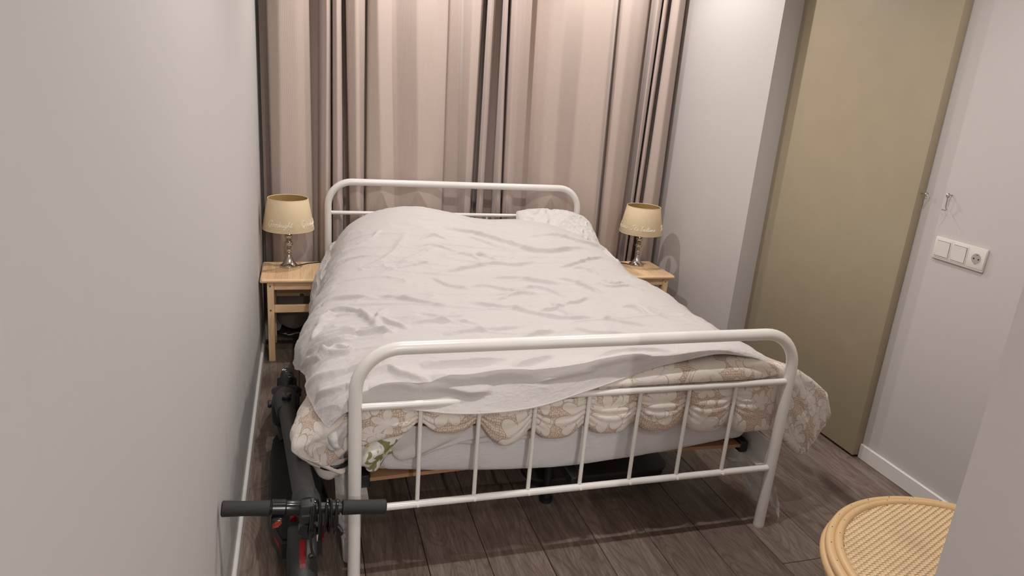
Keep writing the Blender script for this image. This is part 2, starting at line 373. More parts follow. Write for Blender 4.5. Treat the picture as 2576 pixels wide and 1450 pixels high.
def m_plank():
    t = NT('oak_laminate'); tc = t.n('ShaderNodeTexCoord'); oi = t.n('ShaderNodeObjectInfo')
    off = t.n('ShaderNodeVectorMath', operation='SCALE'); cb = t.n('ShaderNodeCombineXYZ')
    t.l(oi.outputs['Random'], cb.inputs[0]); t.l(oi.outputs['Random'], cb.inputs[1]); t.l(oi.outputs['Random'], cb.inputs[2])
    t.l(cb.outputs[0], off.inputs[0]); off.inputs['Scale'].default_value = 37
    ad = t.n('ShaderNodeVectorMath', operation='ADD'); t.l(tc.outputs['Object'], ad.inputs[0]); t.l(off.outputs[0], ad.inputs[1])
    mp = t.n('ShaderNodeMapping'); mp.inputs['Scale'].default_value = (1, .085, 1); t.l(ad.outputs[0], mp.inputs[0]); v = mp.outputs[0]
    mp2 = t.n('ShaderNodeMapping'); mp2.inputs['Scale'].default_value = (1, .22, 1); t.l(ad.outputs[0], mp2.inputs[0])
    fine = t.noise(v, 190, 5, .65, .25); mid = t.noise(v, 26, 4, .6, 1.2)
    ring = t.noise(mp2.outputs[0], 7.5, 1, .4, .9); lines = t.math('SINE', t.math('MULTIPLY', ring, 95)); lines = t.math('MULTIPLY_ADD', lines, .5, .5)
    knot = t.ramp(t.noise(mp2.outputs[0], 5.5, 2, .5, .4), [(.66, (0, 0, 0)), (.76, (1, 1, 1))])
    base = t.ramp(mid, [(.25, (.142, .104, .083)), (.5, (.228, .174, .14)), (.75, (.31, .245, .198))])
    base = t.mix(t.math('MULTIPLY', t.math('POWER', lines, 5), .42), base, (.095, .066, .05, 1))
    base = t.mix(t.ramp(fine, [(.40, (0, 0, 0)), (.62, (1, 1, 1))]), t.mix(.42, base, (.07, .05, .038, 1)), base)
    base = t.mix(t.math('MULTIPLY', knot, .7), base, (.045, .03, .024, 1))
    hv = t.n('ShaderNodeHueSaturation'); t.l(base, hv.inputs['Color']); t.l(t.math('MULTIPLY_ADD', oi.outputs['Random'], .30, .85), hv.inputs['Value'])
    t.bump(t.math('ADD', fine, t.math('MULTIPLY', lines, -.3)), .25, .0008)
    return t.set(Base_Color=hv.outputs[0], Roughness=.46, Specular_IOR_Level=.45)
M['plank'] = m_plank()

def m_pine(name='pine_wood', sc=(1, .10, .10)):
    t = NT(name); tc = t.n('ShaderNodeTexCoord'); oi = t.n('ShaderNodeObjectInfo')
    cb = t.n('ShaderNodeCombineXYZ')
    for i in range(3): t.l(oi.outputs['Random'], cb.inputs[i])
    off = t.n('ShaderNodeVectorMath', operation='SCALE'); t.l(cb.outputs[0], off.inputs[0]); off.inputs['Scale'].default_value = 13
    ad = t.n('ShaderNodeVectorMath', operation='ADD'); t.l(tc.outputs['Generated'], ad.inputs[0]); t.l(off.outputs[0], ad.inputs[1])
    c = t.n('ShaderNodeTexCoord'); ad2 = t.n('ShaderNodeVectorMath', operation='ADD'); t.l(c.outputs['Object'], ad2.inputs[0]); t.l(off.outputs[0], ad2.inputs[1])
    mp = t.n('ShaderNodeMapping'); t.l(ad2.outputs[0], mp.inputs[0]); mp.inputs['Scale'].default_value = sc
    g = t.noise(mp.outputs[0], 26, 3, .45, .35); ln = t.math('MULTIPLY_ADD', t.math('SINE', t.math('MULTIPLY', g, 42)), .5, .5)
    base = t.mix(t.math('MULTIPLY', ln, .5), (.90, .64, .39, 1), (.74, .46, .235, 1))
    kn = t.ramp(t.noise(ad2.outputs[0], 16, 1), [(.745, (0, 0, 0)), (.775, (1, 1, 1))])
    base = t.mix(kn, base, (.16, .06, .025, 1))
    hv = t.n('ShaderNodeHueSaturation'); t.l(base, hv.inputs['Color']); t.l(t.math('MULTIPLY_ADD', oi.outputs['Random'], .28, .84), hv.inputs['Value'])
    return t.set(Base_Color=hv.outputs[0], Roughness=.35)
M['pine'] = m_pine()
M['pine_x'] = m_pine('pine_wood_across', (.10, 1, 1))

def m_fabric(name, col, crinkle=.35, cs=70, weave=1500, rough=.9, aniso=(1, 1, 1), sheen=.1, trans=0):
    t = NT(name); c = t.coord(); ca = t.coord('Object', aniso)
    b = t.mix(t.noise(c, 6, 4), tuple(x*.96 for x in col[:3])+(1,), col)
    h = t.math('ADD', t.math('MULTIPLY', t.noise(ca, cs, 4, .6, .8), 1.0), t.math('MULTIPLY', t.noise(c, weave, 2), .12))
    t.bump(h, crinkle, .004)
    return t.set(Base_Color=b, Roughness=rough, Sheen_Weight=sheen, Specular_IOR_Level=.2)
M['cotton'] = m_fabric('white_cotton', (.625, .60, .58, 1), .75, 48, aniso=(.8, 1.3, 1))
M['cotton_crinkled'] = m_fabric('crinkled_white_cotton', (.68, .66, .635, 1), .9, 60, aniso=(.5, .6, 1.6))
M['terry'] = m_fabric('white_terry', (.82, .80, .81, 1), .9, 260, 700)
M['greycloth'] = m_fabric('dark_grey_cloth', (.27, .23, .215, 1), .3, 20)

def m_floral(name='floral_cotton', shift=(0, 0, 0)):
    t = NT(name); uv = t.n('ShaderNodeUVMap'); uv.uv_map = 'UVMap'
    ad = t.n('ShaderNodeVectorMath', operation='ADD'); t.l(uv.outputs[0], ad.inputs[0]); ad.inputs[1].default_value = shift
    P = ad.outputs[0]
    nz = t.n('ShaderNodeTexNoise'); nz.inputs['Scale'].default_value = 9; t.l(P, nz.inputs['Vector'])
    sc = t.n('ShaderNodeVectorMath', operation='SCALE'); sc.inputs['Scale'].default_value = .05; t.l(nz.outputs['Color'], sc.inputs[0])
    W_ = t.n('ShaderNodeVectorMath', operation='ADD'); t.l(P, W_.inputs[0]); t.l(sc.outputs[0], W_.inputs[1]); W_ = W_.outputs[0]
    masks = None; lines = None
    for scale, seed, npet, R, sharp in ((6.0, 0, 7, .42, 1), (8.0, 3.3, 5, .34, 1), (12.0, 7.7, 1, .36, 1)):
        of = t.n('ShaderNodeVectorMath', operation='ADD'); t.l(W_, of.inputs[0]); of.inputs[1].default_value = (seed, seed*.7, 0)
        vo = t.n('ShaderNodeTexVoronoi', voronoi_dimensions='2D'); vo.inputs['Scale'].default_value = scale; vo.inputs['Randomness'].default_value = .75
        t.l(of.outputs[0], vo.inputs['Vector'])
        df = t.n('ShaderNodeVectorMath', operation='SUBTRACT'); s2 = t.n('ShaderNodeVectorMath', operation='SCALE'); s2.inputs['Scale'].default_value = scale
        t.l(of.outputs[0], s2.inputs[0]); s3 = t.n('ShaderNodeVectorMath', operation='SCALE'); s3.inputs['Scale'].default_value = scale; t.l(vo.outputs['Position'], s3.inputs[0])
        t.l(s2.outputs[0], df.inputs[0]); t.l(s3.outputs[0], df.inputs[1])
        sp = t.n('ShaderNodeSeparateXYZ'); t.l(df.outputs[0], sp.inputs[0]); x, y = sp.outputs[0], sp.outputs[1]
        scx = t.n('ShaderNodeSeparateColor'); t.l(vo.outputs['Color'], scx.inputs[0])
        ang = t.math('ADD', t.math('ARCTAN2', y, x), t.math('MULTIPLY', scx.outputs[0], 6.28))
        r = t.math('SQRT', t.math('ADD', t.math('MULTIPLY', x, x), t.math('MULTIPLY', y, y)))
        pet = t.math('ABSOLUTE', t.math('COSINE', t.math('MULTIPLY', ang, npet/2.0)))
        rad = t.math('MULTIPLY', t.math('MULTIPLY_ADD', t.math('POWER', pet, .55), .72, .28), R)
        d = t.math('SUBTRACT', rad, r)                       # >0 inside
        mk = t.math('MULTIPLY', t.math('GREATER_THAN', d, 0), 1.0)
        ed = t.math('LESS_THAN', t.math('ABSOLUTE', d), .011)
        ve = t.math('MULTIPLY', t.math('GREATER_THAN', t.math('SINE', t.math('MULTIPLY', ang, npet*11.0)), .90), mk)
        ve = t.math('MULTIPLY', ve, t.math('GREATER_THAN', r, .08)); ve = t.math('MULTIPLY', ve, .45)
        ln = t.math('MAXIMUM', ed, ve)
        if masks is None: masks, lines = mk, ln
        else:
            lines = t.math('MAXIMUM', t.math('MULTIPLY', lines, 1), t.math('MULTIPLY', ln, t.math('SUBTRACT', 1, masks)))
            masks = t.math('MAXIMUM', masks, mk)
    dv = t.n('ShaderNodeTexVoronoi', voronoi_dimensions='2D'); dv.inputs['Scale'].default_value = 150; dv.inputs['Randomness'].default_value = .45; t.l(P, dv.inputs['Vector'])
    dot = t.ramp(dv.outputs['Distance'], [(.30, (1, 1, 1)), (.42, (0, 0, 0))])
    ground = t.mix(dot, (.55, .425, .335, 1), (.76, .66, .57, 1))
    cream = t.mix(t.noise(P, 30, 2), (.84, .78, .715, 1), (.78, .72, .66, 1))
    col = t.mix(masks, ground, cream)
    col = t.mix(t.math('MULTIPLY', lines, .75), col, (.40, .33, .27, 1))
    c = t.coord()
    t.bump(t.math('ADD', t.noise(c, 60, 4, .6, .8), t.math('MULTIPLY', t.noise(c, 1400, 2), .1)), .35, .004)
    return t.set(Base_Color=col, Roughness=.9, Specular_IOR_Level=.2)
M['floral'] = m_floral()

def m_green():
    t = NT('green_leaf_print'); c = t.coord()
    f = t.ramp(t.noise(c, 26, 2, .5, .6), [(.50, (0, 0, 0)), (.53, (1, 1, 1))])
    f2 = t.ramp(t.noise(c, 42, 1), [(.66, (0, 0, 0)), (.68, (1, 1, 1))])
    b = t.mix(f, (.76, .74, .70, 1), (.23, .24, .10, 1)); b = t.mix(f2, b, (.75, .5, .03, 1))
    return t.set(Base_Color=b, Roughness=.9)
M['green'] = m_green()

def m_curtain():
    t = NT('taupe_corduroy_curtain'); uv = t.n('ShaderNodeUVMap'); uv.uv_map = 'UVMap'
    sp = t.n('ShaderNodeSeparateXYZ'); t.l(uv.outputs[0], sp.inputs[0])
    rib = t.math('SINE', t.math('MULTIPLY', sp.outputs[0], 2*PI/.0048)); c = t.coord()
    b = t.mix(t.math('MULTIPLY_ADD', rib, .5, .5), (.52, .425, .375, 1), (.58, .475, .42, 1))
    b = t.mix(t.math('MULTIPLY', t.noise(c, 500, 2), .25), b, (.48, .39, .345, 1))
    t.bump(rib, .35, .0012)
    return t.set(Base_Color=b, Roughness=.85, Sheen_Weight=.25, Sheen_Roughness=.4, Specular_IOR_Level=.2)
M['curtain'] = m_curtain()

def m_shade():
    t = NT('linen_lampshade'); c = t.coord()
    b = t.mix(t.noise(c, 55, 4, .6, 1.5), (.86, .70, .47, 1), (.78, .62, .40, 1))
    t.bump(t.noise(c, 120, 4, .6, 1.5), .5, .002)
    return t.set(Base_Color=b, Roughness=.85)
M['shade'] = m_shade()
M['shade_in'] = plain('gold_lampshade_lining', (.46, .31, .12), .6)
M['thread'] = plain('cream_embroidery', (.97, .90, .74), .7)
M['rattan'] = plain('rattan_cane', (.68, .46, .235), .38, 0, .1, 60)
def m_weave():
    t = NT('woven_cane'); c = t.coord(); oi = t.noise(c, 60, 3); st = t.noise(c, 7, 3)
    b = t.mix(oi, (.66, .46, .245, 1), (.84, .63, .375, 1)); b = t.mix(t.ramp(st, [(.5, (0, 0, 0)), (.75, (1, 1, 1))]), b, (.64, .45, .26, 1))
    return t.set(Base_Color=b, Roughness=.55)
M['weave'] = m_weave()
def m_clear():
    t = NT('clear_plastic_film'); 
    t.bump(t.noise(t.coord(), 30, 4, .6, 1), .5, .004)
    return t.set(Base_Color=(.8, .8, .78, 1), Roughness=.15, Alpha=.42)
M['clear'] = m_clear()
M['milky'] = plain('milky_pvc', (.62, .59, .53), .35)

# ------------------------------------------------------------------ the room
def setting():
    mb = MB(); mb.box(-.1, 3.1, -2.7, 4.3, -.06, -.012)
    fl = tag(mb.build('floor', M['dark'], smooth=False), kind='structure')
    # planks: laminate boards laid along the room
    w = .192; L = 1.285; n = 0
    pm = MB(); g = .0011
    pm.v = []; pm.box(-w/2+g, w/2-g, -L/2+g, L/2-g, -.010, 0, .0012)
    first = None
    for k in range(-2, 14):
        x0 = .377+k*w; st = [1.02, 1.16, 1.28, 1.09, 1.22, 1.33][(k+2) % 6]-(L if k < 0 else 0)
        if k == 7: st = 1.571-L
        for j in range(-2, 4):
            y0 = st+j*L
            xa, xb = max(x0, .004), min(x0+w, 2.536)
            if y0+L < -1.4 or y0 > 4.2 or xb-xa < .02: continue
            full = xb-xa > w-.001
            if full:
                if first is None:
                    first = pm.build('plank', M['plank'], smooth=False); o = first
                else:
                    o = first.copy(); COL.objects.link(o)
                o.location = (x0+w/2, y0+L/2, 0)
            else:
                q = MB(); q.box(-(xb-xa)/2+g, (xb-xa)/2-g, -L/2+g, L/2-g, -.010, 0, .0012)
                o = q.build('plank', M['plank'], smooth=False); o.location = ((xa+xb)/2, y0+L/2, 0)
            o.parent = fl
    def wall(name, *b, m='wall'):
        q = MB(); q.box(*b); return tag(q.build(name, M[m], smooth=False), kind='structure')
    wall('wall_left', -.12, 0, -2.6, 4.12, -.02, CEIL, m='wall_left')
    wall('wall_right', 2.53, 2.65, .44, 3.0, -.02, CEIL)
    wall('wall_right_alcove', 2.38, 2.65, 3.0, 4.12, -.02, CEIL)
    wall('wall_back', 0, 2.38, 4.0, 4.12, -.02, CEIL)
    wall('wall_near', .994, 2.65, .44, .56, -.02, CEIL)
    wall('wall_corridor', .994, 1.12, -2.6, .44, -.02, CEIL)
    wall('wall_rear', -.12, 1.12, -2.72, -2.6, -.02, CEIL)
    wall('ceiling', -.12, 2.65, -2.72, 4.12, CEIL, CEIL+.08, m='ceil')
    def base(name, pts):
        q = MB()
        for b in pts: q.box(*b, b=.003, seg=1)
        return tag(q.build(name, M['trim'], smooth=False), kind='structure')
    base('baseboard_left', [(.0005, .014, -2.5, 3.98, 0, .062)])
    base('baseboard_right', [(2.516, 2.5295, .57, 2.118, 0, .068)])
    base('baseboard_back', [(.016, 2.37, 3.984, 3.9995, 0, .06)])
    # sliding door slab hung in front of the right wall
    q = MB(); q.box(2.487, 2.5285, 2.118, 3.012, .012, 2.40, .004, 2)
    d = tag(q.build('door_1', M['door'], smooth=True, org=(2.508, 2.56, .012)), kind='structure')
    q = MB()                                              # screw eye on the door's edge
    q.tube([(2.505, 2.118, 1.163), (2.503, 2.098, 1.163)], .0018, 8)
    q.tube([(2.503+.007*math.cos(a), 2.090, 1.163+.007*math.sin(a)) for a in np.linspace(0, 2*PI, 17)[:-1]], .0015, 6, closed=True)
    tag(q.build('screw_eye', M['steel'], d), 'small steel screw eye')
setting()
# ------------------------------------------------------------------ curtains
def make_curtain(data, label, seed):
    K = np.array(data); K[:, :2] = np.clip(K[:, :2], .012, 2.368)
    nz = 40; zs = np.linspace(.075, 2.46, nz); rows = []; N = 900
    # one common parameter from the mean profile
    mx = K[:, :2].mean(1); y = 3.80+K[:, 2]; s = np.concatenate([[0], np.cumsum(np.hypot(np.diff(mx), np.diff(y)))])
    S = np.linspace(0, s[-1], N); ker = np.exp(-(np.arange(-9, 10)/4.0)**2); ker /= ker.sum()
    def sm(a): return np.convolve(np.pad(a, 9, mode='edge'), ker, 'valid')
    for z in zs:
        f = (z-.85)/1.0; x = K[:, 1]+(K[:, 0]-K[:, 1])*np.clip(f, -.8, 1.6)
        X = sm(np.interp(S, s, x)); Y = sm(np.interp(S, s, y))
        Y = Y+.012*fbm(S*4, np.full(N, z*.8), seed, 2)+.0015*fbm(S*20, np.full(N, z*1.6), seed+3, 2)
        X = X+.006*fbm(S*5+9, np.full(N, z*1.2), seed+5)
        X = np.clip(X, .008, 2.372); Y = np.minimum(Y, 3.975)
        rows.append(np.stack([X, Y, np.full(N, z)], -1))
    P = np.array(rows)
    U = np.tile(S, (nz, 1)); V = np.tile(zs[:, None], (1, N))
    o = gridobj('curtain', P, M['curtain'], org=(float(mx.mean()), 3.86, .075), uv=(U, V), solid=.0018)
    return tag(o, label, 'curtain')
make_curtain(CURT_L, 'taupe ribbed curtain left of the middle gap, behind the lamp by the left wall', 1)
make_curtain(CURT_R, 'taupe ribbed curtain right of the middle gap, ending at the right wall', 2)

# ------------------------------------------------------------------ bed frame
BX0, BX1, BY0, BY1 = .341, 1.765, 1.770, 3.770
BAL = [.5237+k*.1734 for k in range(7)]
def bed():
    R = root('bed_frame', (1.053, 2.77, 0), 'white tubular metal bed frame with rounded head and foot ends', 'bed')
    def end(name, y, top, mid, low, zf):
        r = .125; pts = [(BX0, y, zf), (BX0, y, .3), (BX0, y, top-r-.02)]
        for a in np.linspace(PI, PI/2, 12): pts.append((BX0+r+r*math.cos(a), y, top-r+r*math.sin(a)))
        for a in np.linspace(PI/2, 0, 12): pts.append((BX1-r+r*math.cos(a), y, top-r+r*math.sin(a)))
        pts += [(BX1, y, top-r-.02), (BX1, y, .3), (BX1, y, zf)]
        q = MB(); q.tube(pts, .0188, 20); e = q.build(name, M['white_metal'], R)
        for z, rr in ((mid, .0105), (low, .0112)):
            q = MB(); q.tube([(BX0+.016, y-.002, z), (BX1-.016, y-.002, z)], rr, 14)
            q.build('crossbar', M['white_metal'], e)
        for x in BAL:
            q = MB(); q.tube([(x, y, low), (x, y, mid)], .0066, 10)
            q.lathe([(.0001, -.007), (.004, -.006), (.0045, -.002), (.0035, .001)], (x, y-.0125, low+.001), 8, 'y')
            q.build('spindle', M['white_metal'], e)
        for x in (BX0, BX1):
            q = MB(); q.lathe([(.0, 0), (.0185, 0), (.0192, .004), (.0192, .012), (.0188, .014)], (x, y, 0), 20, capa=False)
            q.build('foot_cap', M['plastic_white'], e)
    end('footboard', BY0, .742, .570, .240, .010)
    end('headboard', BY1, .872, .706, .30, .010)
    for x, sg in ((BX0, 1), (BX1, -1)):
        q = MB(); xa = x-.012*sg if sg > 0 else x-.010
        q.box(min(x-.006, x+.006), max(x-.006, x+.006), BY0+.022, BY1-.022, .205, .330, .003)
        q.box(min(x, x+.045*sg), max(x, x+.045*sg), BY0+.022, BY1-.022, .236, .240)
        q.build('side_rail', M['white_metal'], R)
    for k in range(13):
        y = 1.875+k*.150
        q = MB(); n = 9
        for i in range(n):
            xa = .392+(1.316)*i/n; xb = .392+1.316*(i+1)/n; za = .262+.014*math.sin(PI*i/n); zb = .262+.014*math.sin(PI*(i+1)/n)
            q.add([(xa, y, za), (xb, y, zb), (xb, y+.062, zb), (xa, y+.062, za), (xa, y, za+.012), (xb, y, zb+.012), (xb, y+.062, zb+.012), (xa, y+.062, za+.012)],
                  [(0, 3, 2, 1), (4, 5, 6, 7), (0, 1, 5, 4), (3, 7, 6, 2)]+([(0, 4, 7, 3)] if i == 0 else [])+([(1, 2, 6, 5)] if i == n-1 else []))
        sl = q.build('slat', M['slat'], R, smooth=False)
        for xa, xb in ((.362, .396), (1.706, 1.740)):
            c = MB(); c.box(xa, xb, y-.003, y+.066, .241, .285, .004); c.build('slat_holder', M['black'], sl)
    q = MB(); q.box(1.03, 1.07, 1.80, 3.76, .215, .255, .004); q.build('centre_beam', M['charcoal'], R)
    for y in (2.05, 2.75, 3.45):
        q = MB(); q.tube([(1.05, y, .012), (1.05, y, .22)], .015, 12); q.lathe([(0, 0), (.024, 0), (.024, .014), (.015, .016)], (1.05, y, 0), 14)
        q.build('centre_leg', M['black'], R)
bed()

# ------------------------------------------------------------------ mattress
def mattress():
    x0, x1, y0, y1 = .375, 1.731, 1.832, 3.715
    R = root('mattress', (1.053, 2.77, .29), 'thick mattress in a white terry protector lying on the bed slats', 'mattress')
    q = MB(); q.box(x0+.012, x1-.012, y0+.02, y1, .296, .530, .045, 4); q.build('mattress_core', M['terry'], R)
    r = .07; path = [(x1, y1), (x1, 3.2), (x1, 2.7), (x1, 2.3), (x1, y0+.25)]
    for a in np.linspace(0, -PI/2, 7): path.append((x1-r+r*math.cos(a), y0+r+r*math.sin(a)))
    for x in np.linspace(x1-.18, x0+.18, 14): path.append((x, y0))
    for a in np.linspace(-PI/2, -PI, 7): path.append((x0+r+r*math.cos(a), y0+r+r*math.sin(a)))
    path += [(x0, y0+.25), (x0, 2.3), (x0, 2.7), (x0, 3.2), (x0, y1)]
    path = np.array(path); cx, cy = 1.053, 2.7; rows = []
    for k, (ins, zf) in enumerate(((.09, .535), (.03, .525), (.004, .49), (-.004, .43), (-.004, .36), (.008, .31), (.035, .294), (.09, .296))):
        row = []
        for (x, y) in path:
            sag = (-.028+.060*abs((x-1.02)/.70)**1.7) if k >= 4 and y < 1.95 else (-.01 if k >= 4 else 0)
            sag *= min(1, (k-3)/2.) if k >= 4 else 0
            ux = np.sign(cx-x)*(1 if abs(x-cx) > .60 else 0); uy = 1 if y < 1.92 else 0
            row.append((x+ux*ins, y+uy*ins, zf+sag))
        rows.append(row)
    P = surf(np.array(rows), 420, 70); u, v = arcs(P); n = normals(P)
    d = .006*fbm(u*5, v*12, 3)+.003*fbm(u*18, v*30, 4)
    for b in BAL:                                         # creases running out from each spindle
        dx = P[..., 0]-b; w = np.exp(-(dx/.07)**2)*np.exp(-((P[..., 2]-.40)/.05)**2)*(P[..., 1] < 1.9)
        d = d+w*.0035*np.sin((P[..., 2]-.40-.25*np.abs(dx))*420)
    gridobj('mattress_protector', P+n*d[..., None]*1, M['terry'], R, uv=(u, v))
    # loose corner of the protector hanging out at the near left corner, with its dark elastic
    C = [[(.222, 1.880, .385), (.250, 1.845, .378), (.290, 1.835, .372), (.325, 1.850, .368), (.345, 1.88, .365)],
         [(.222, 1.885, .352), (.245, 1.850, .345), (.285, 1.835, .342), (.318, 1.850, .345), (.335, 1.88, .35)],
         [(.232, 1.885, .322), (.248, 1.855, .308), (.278, 1.840, .306), (.302, 1.855, .320), (.318, 1.88, .335)],
         [(.250, 1.90, .315), (.256, 1.885, .300), (.272, 1.875, .296), (.288, 1.885, .305), (.300, 1.90, .32)],
         [(.252, 1.94, .34), (.262, 1.94, .33), (.276, 1.94, .326), (.290, 1.94, .33), (.300, 1.94, .34)]]
    P = surf(C, 40, 40); gridobj('protector_corner', P, M['milky'], R, solid=.002).__setitem__('label', 'milky loose corner of the mattress cover')
    q = MB(); e = cr(np.array([(.223, 1.872, .366), (.250, 1.836, .352), (.290, 1.826, .348), (.326, 1.842, .352), (.342, 1.87, .356)]), 20)
    V = []; F = []
    for i, p in enumerate(e):
        V += [tuple(p+np.array((0, 0, .008))), tuple(p-np.array((0, 0, .008)))]
        if i: F.append((2*i-2, 2*i, 2*i+1, 2*i-1))
    q.add(V, F); o = q.build('elastic_band', M['black'], R); md = o.modifiers.new('t', 'SOLIDIFY'); md.thickness = .002
mattress()

# ------------------------------------------------------------------ bedding
def seg_dist(U, V, a, b):
    dx, dy = b[0]-a[0], b[1]-a[1]; L2 = dx*dx+dy*dy+1e-12
    t = np.clip(((U-a[0])*dx+(V-a[1])*dy)/L2, 0, 1)
    ex, ey = U-(a[0]+t*dx), V-(a[1]+t*dy); L = math.sqrt(L2)
    return np.hypot(ex, ey), (dx*(V-a[1])-dy*(U-a[0]))/L, t

def folds(U, V, strokes):
    """ridges of cloth: each stroke is (height, width, [(u, v) ...]); steep on one side, soft on the other"""
    D = np.zeros_like(U)
    for h, w, pts in strokes:
        pts = np.array(pts, float)
        if len(pts) > 2: pts = cr(pts, len(pts)*3-2)
        lo = pts.min(0)-4*w; hi = pts.max(0)+4*w
        m = (U > lo[0]) & (U < hi[0]) & (V > lo[1]) & (V < hi[1])
        if not m.any(): continue
        u, v = U[m], V[m]; best = np.full(u.shape, 9.); sg = np.zeros(u.shape); tt = np.zeros(u.shape); n = len(pts)-1
        for i in range(n):
            d, s, t = seg_dist(u, v, pts[i], pts[i+1]); k = d < best
            best[k] = d[k]; sg[k] = s[k]; tt[k] = (i+t[k])/n
        # sg<0: near (foot) side for a left-to-right stroke -> steep; far side soft
        ww = np.where(sg < 0, w*.6, w*1.4)
        D[m] += h*np.exp(-(best/ww)**2)*np.clip(np.sin(PI*np.clip(tt, .0, 1))*1.6, 0, 1)**.7
    return D

def top_sheet():
    P = cover_grid(640, 820); u, v = arcs(P); n = normals(P)
    if n[400, 320, 2] < 0: n = -n
    D = folds(u, v, STROKES)*1.9; Dp = np.pad(D, 1, mode='edge'); D = (Dp[:-2, 1:-1]+Dp[2:, 1:-1]+Dp[1:-1, :-2]+Dp[1:-1, 2:]+2*D)/6
    # small creasing, stronger towards the middle-right and the near left side
    a = 1-np.abs(2*vnoise(u*3.2+v*1.2, v*13+u*2, 11)-1); a2 = 1-np.abs(2*vnoise(u*7+v*2, v*26, 12)-1)
    amp = .35+.8*np.clip(fbm(u*2, v*2, 9)*2+.45, 0, 1); calm = np.clip((P[..., 1]-1.9)/.3, .25, 1)*np.clip((3.45-P[..., 1])/.2, .4, 1)
    D += (.014*a**5+.0055*a2**4)*amp*calm
    D += .007*fbm(u*4.5, v*6, 5)+.0045*fbm(u*16, v*26, 6)*amp+.0016*fbm(u*55, v*80, 7, 3)
    left = np.exp(-((P[..., 0]-.25)/.13)**2)*(P[..., 1] < 3.1)     # gathers running down over the left side
    g = v*1.0+u*.55; D += left*(.010*(1-np.abs(2*vnoise(g*11, u*1.8, 21)-1))**2+.004*fbm(g*34, u*5, 22))
    bulge = np.exp(-((v-.0)/.10)**2)                              # soft waves of the hem over the foot rail
    D += bulge*.006*np.sin(u*17+1)
    P = P+n*D[..., None]
    o = gridobj('white_cover', P, M['cotton'], org=(1.05, 2.7, .64), uv=(u, v))
    tag(o, 'rumpled plain white duvet cover spread over the whole bed', 'duvet')
    q = MB()                                                        # rolled hem along the near edge
    q.tube([tuple(P[0, i]) for i in range(20, 626, 4)], .0026, 6)
    q.build('hem', M['cotton'], o)
top_sheet()

DUVET = [
 (3.00, [(.40,.45),(.39,.50),(.40,.55),(.44,.60),(.55,.64),(.73,.65),(.92,.65),(1.10,.645),(1.30,.64),(1.48,.635),(1.62,.625),(1.69,.585),(1.72,.54),(1.735,.47),(1.73,.42)]),
 (2.70, [(.33,.40),(.32,.47),(.345,.54),(.42,.590),(.53,.620),(.74,.635),(.92,.635),(1.10,.635),(1.30,.635),(1.48,.630),(1.61,.615),(1.68,.590),(1.73,.54),(1.755,.47),(1.75,.40)]),
 (2.42, [(.27,.38),(.25,.46),(.285,.54),(.36,.590),(.52,.618),(.73,.632),(.92,.635),(1.10,.635),(1.30,.635),(1.48,.635),(1.61,.622),(1.69,.598),(1.755,.53),(1.775,.46),(1.77,.40)]),
 (2.20, [(.26,.33),(.245,.43),(.275,.53),(.35,.585),(.52,.620),(.73,.630),(.92,.633),(1.10,.635),(1.30,.635),(1.48,.638),(1.61,.625),(1.70,.598),(1.785,.52),(1.82,.44),(1.81,.36)]),
 (2.05, [(.265,.31),(.200,.40),(.222,.475),(.34,.578),(.51,.612),(.73,.622),(.92,.625),(1.10,.632),(1.30,.640),(1.48,.645),(1.61,.632),(1.71,.600),(1.83,.53),(1.92,.44),(1.91,.33)]),
 (1.93, [(.275,.30),(.180,.40),(.198,.47),(.330,.560),(.49,.597),(.71,.607),(.91,.617),(1.10,.632),(1.30,.645),(1.48,.655),(1.61,.645),(1.73,.604),(1.85,.548),(1.98,.465),(2.015,.35)]),
 (1.855, [(.290,.31),(.180,.40),(.205,.465),(.332,.548),(.49,.582),(.70,.592),(.90,.606),(1.09,.628),(1.30,.648),(1.48,.658),(1.61,.650),(1.74,.612),(1.86,.566),(1.99,.482),(2.045,.385)]),
 (1.80, [(.302,.32,1.84),(.192,.40,1.84),(.222,.450,1.82),(.330,.530,1.80),(.49,.560,1.79),(.69,.568,1.79),(.88,.580,1.79),(1.08,.600,1.780),(1.30,.618,1.776),(1.48,.628,1.776),(1.61,.622,1.78),(1.735,.590,1.80),(1.86,.530,1.842),(1.985,.440,1.847),(2.035,.350,1.85)]),
 (1.775, [(.308,.325,1.83),(.215,.395,1.83),(.245,.445,1.82),(.330,.485,1.80),(.49,.530),(.69,.530),(.88,.530),(1.08,.535),(1.30,.54),(1.48,.54),(1.61,.535),(1.735,.50,1.80),(1.86,.455,1.84),(1.965,.375,1.845),(2.015,.305,1.85)]),
 (1.772, [(.315,.33,1.83),(.240,.375,1.83),(.275,.415,1.82),(.335,.455,1.80),(.49,.500),(.69,.490),(.88,.480),(1.08,.475),(1.30,.475),(1.48,.470),(1.61,.455),(1.735,.43,1.80),(1.855,.375,1.842),(1.95,.30,1.847),(1.99,.265,1.85)]),
 (1.785, [(.320,.335,1.835),(.262,.352,1.83),(.290,.380,1.82),(.335,.43,1.80),(.49,.478),(.69,.460),(.88,.425),(1.08,.425),(1.30,.418),(1.48,.405),(1.61,.388),(1.735,.378,1.80),(1.85,.315,1.845),(1.93,.245,1.852),(1.972,.222,1.855)]),
 (1.84, [(.325,.345,1.86),(.29,.352,1.86),(.31,.375,1.85),(.345,.42,1.83),(.49,.470),(.69,.452),(.88,.418),(1.08,.418),(1.30,.410),(1.48,.398),(1.61,.382),(1.735,.372,1.84),(1.84,.32,1.87),(1.90,.27,1.88),(1.94,.25,1.885)]),
]
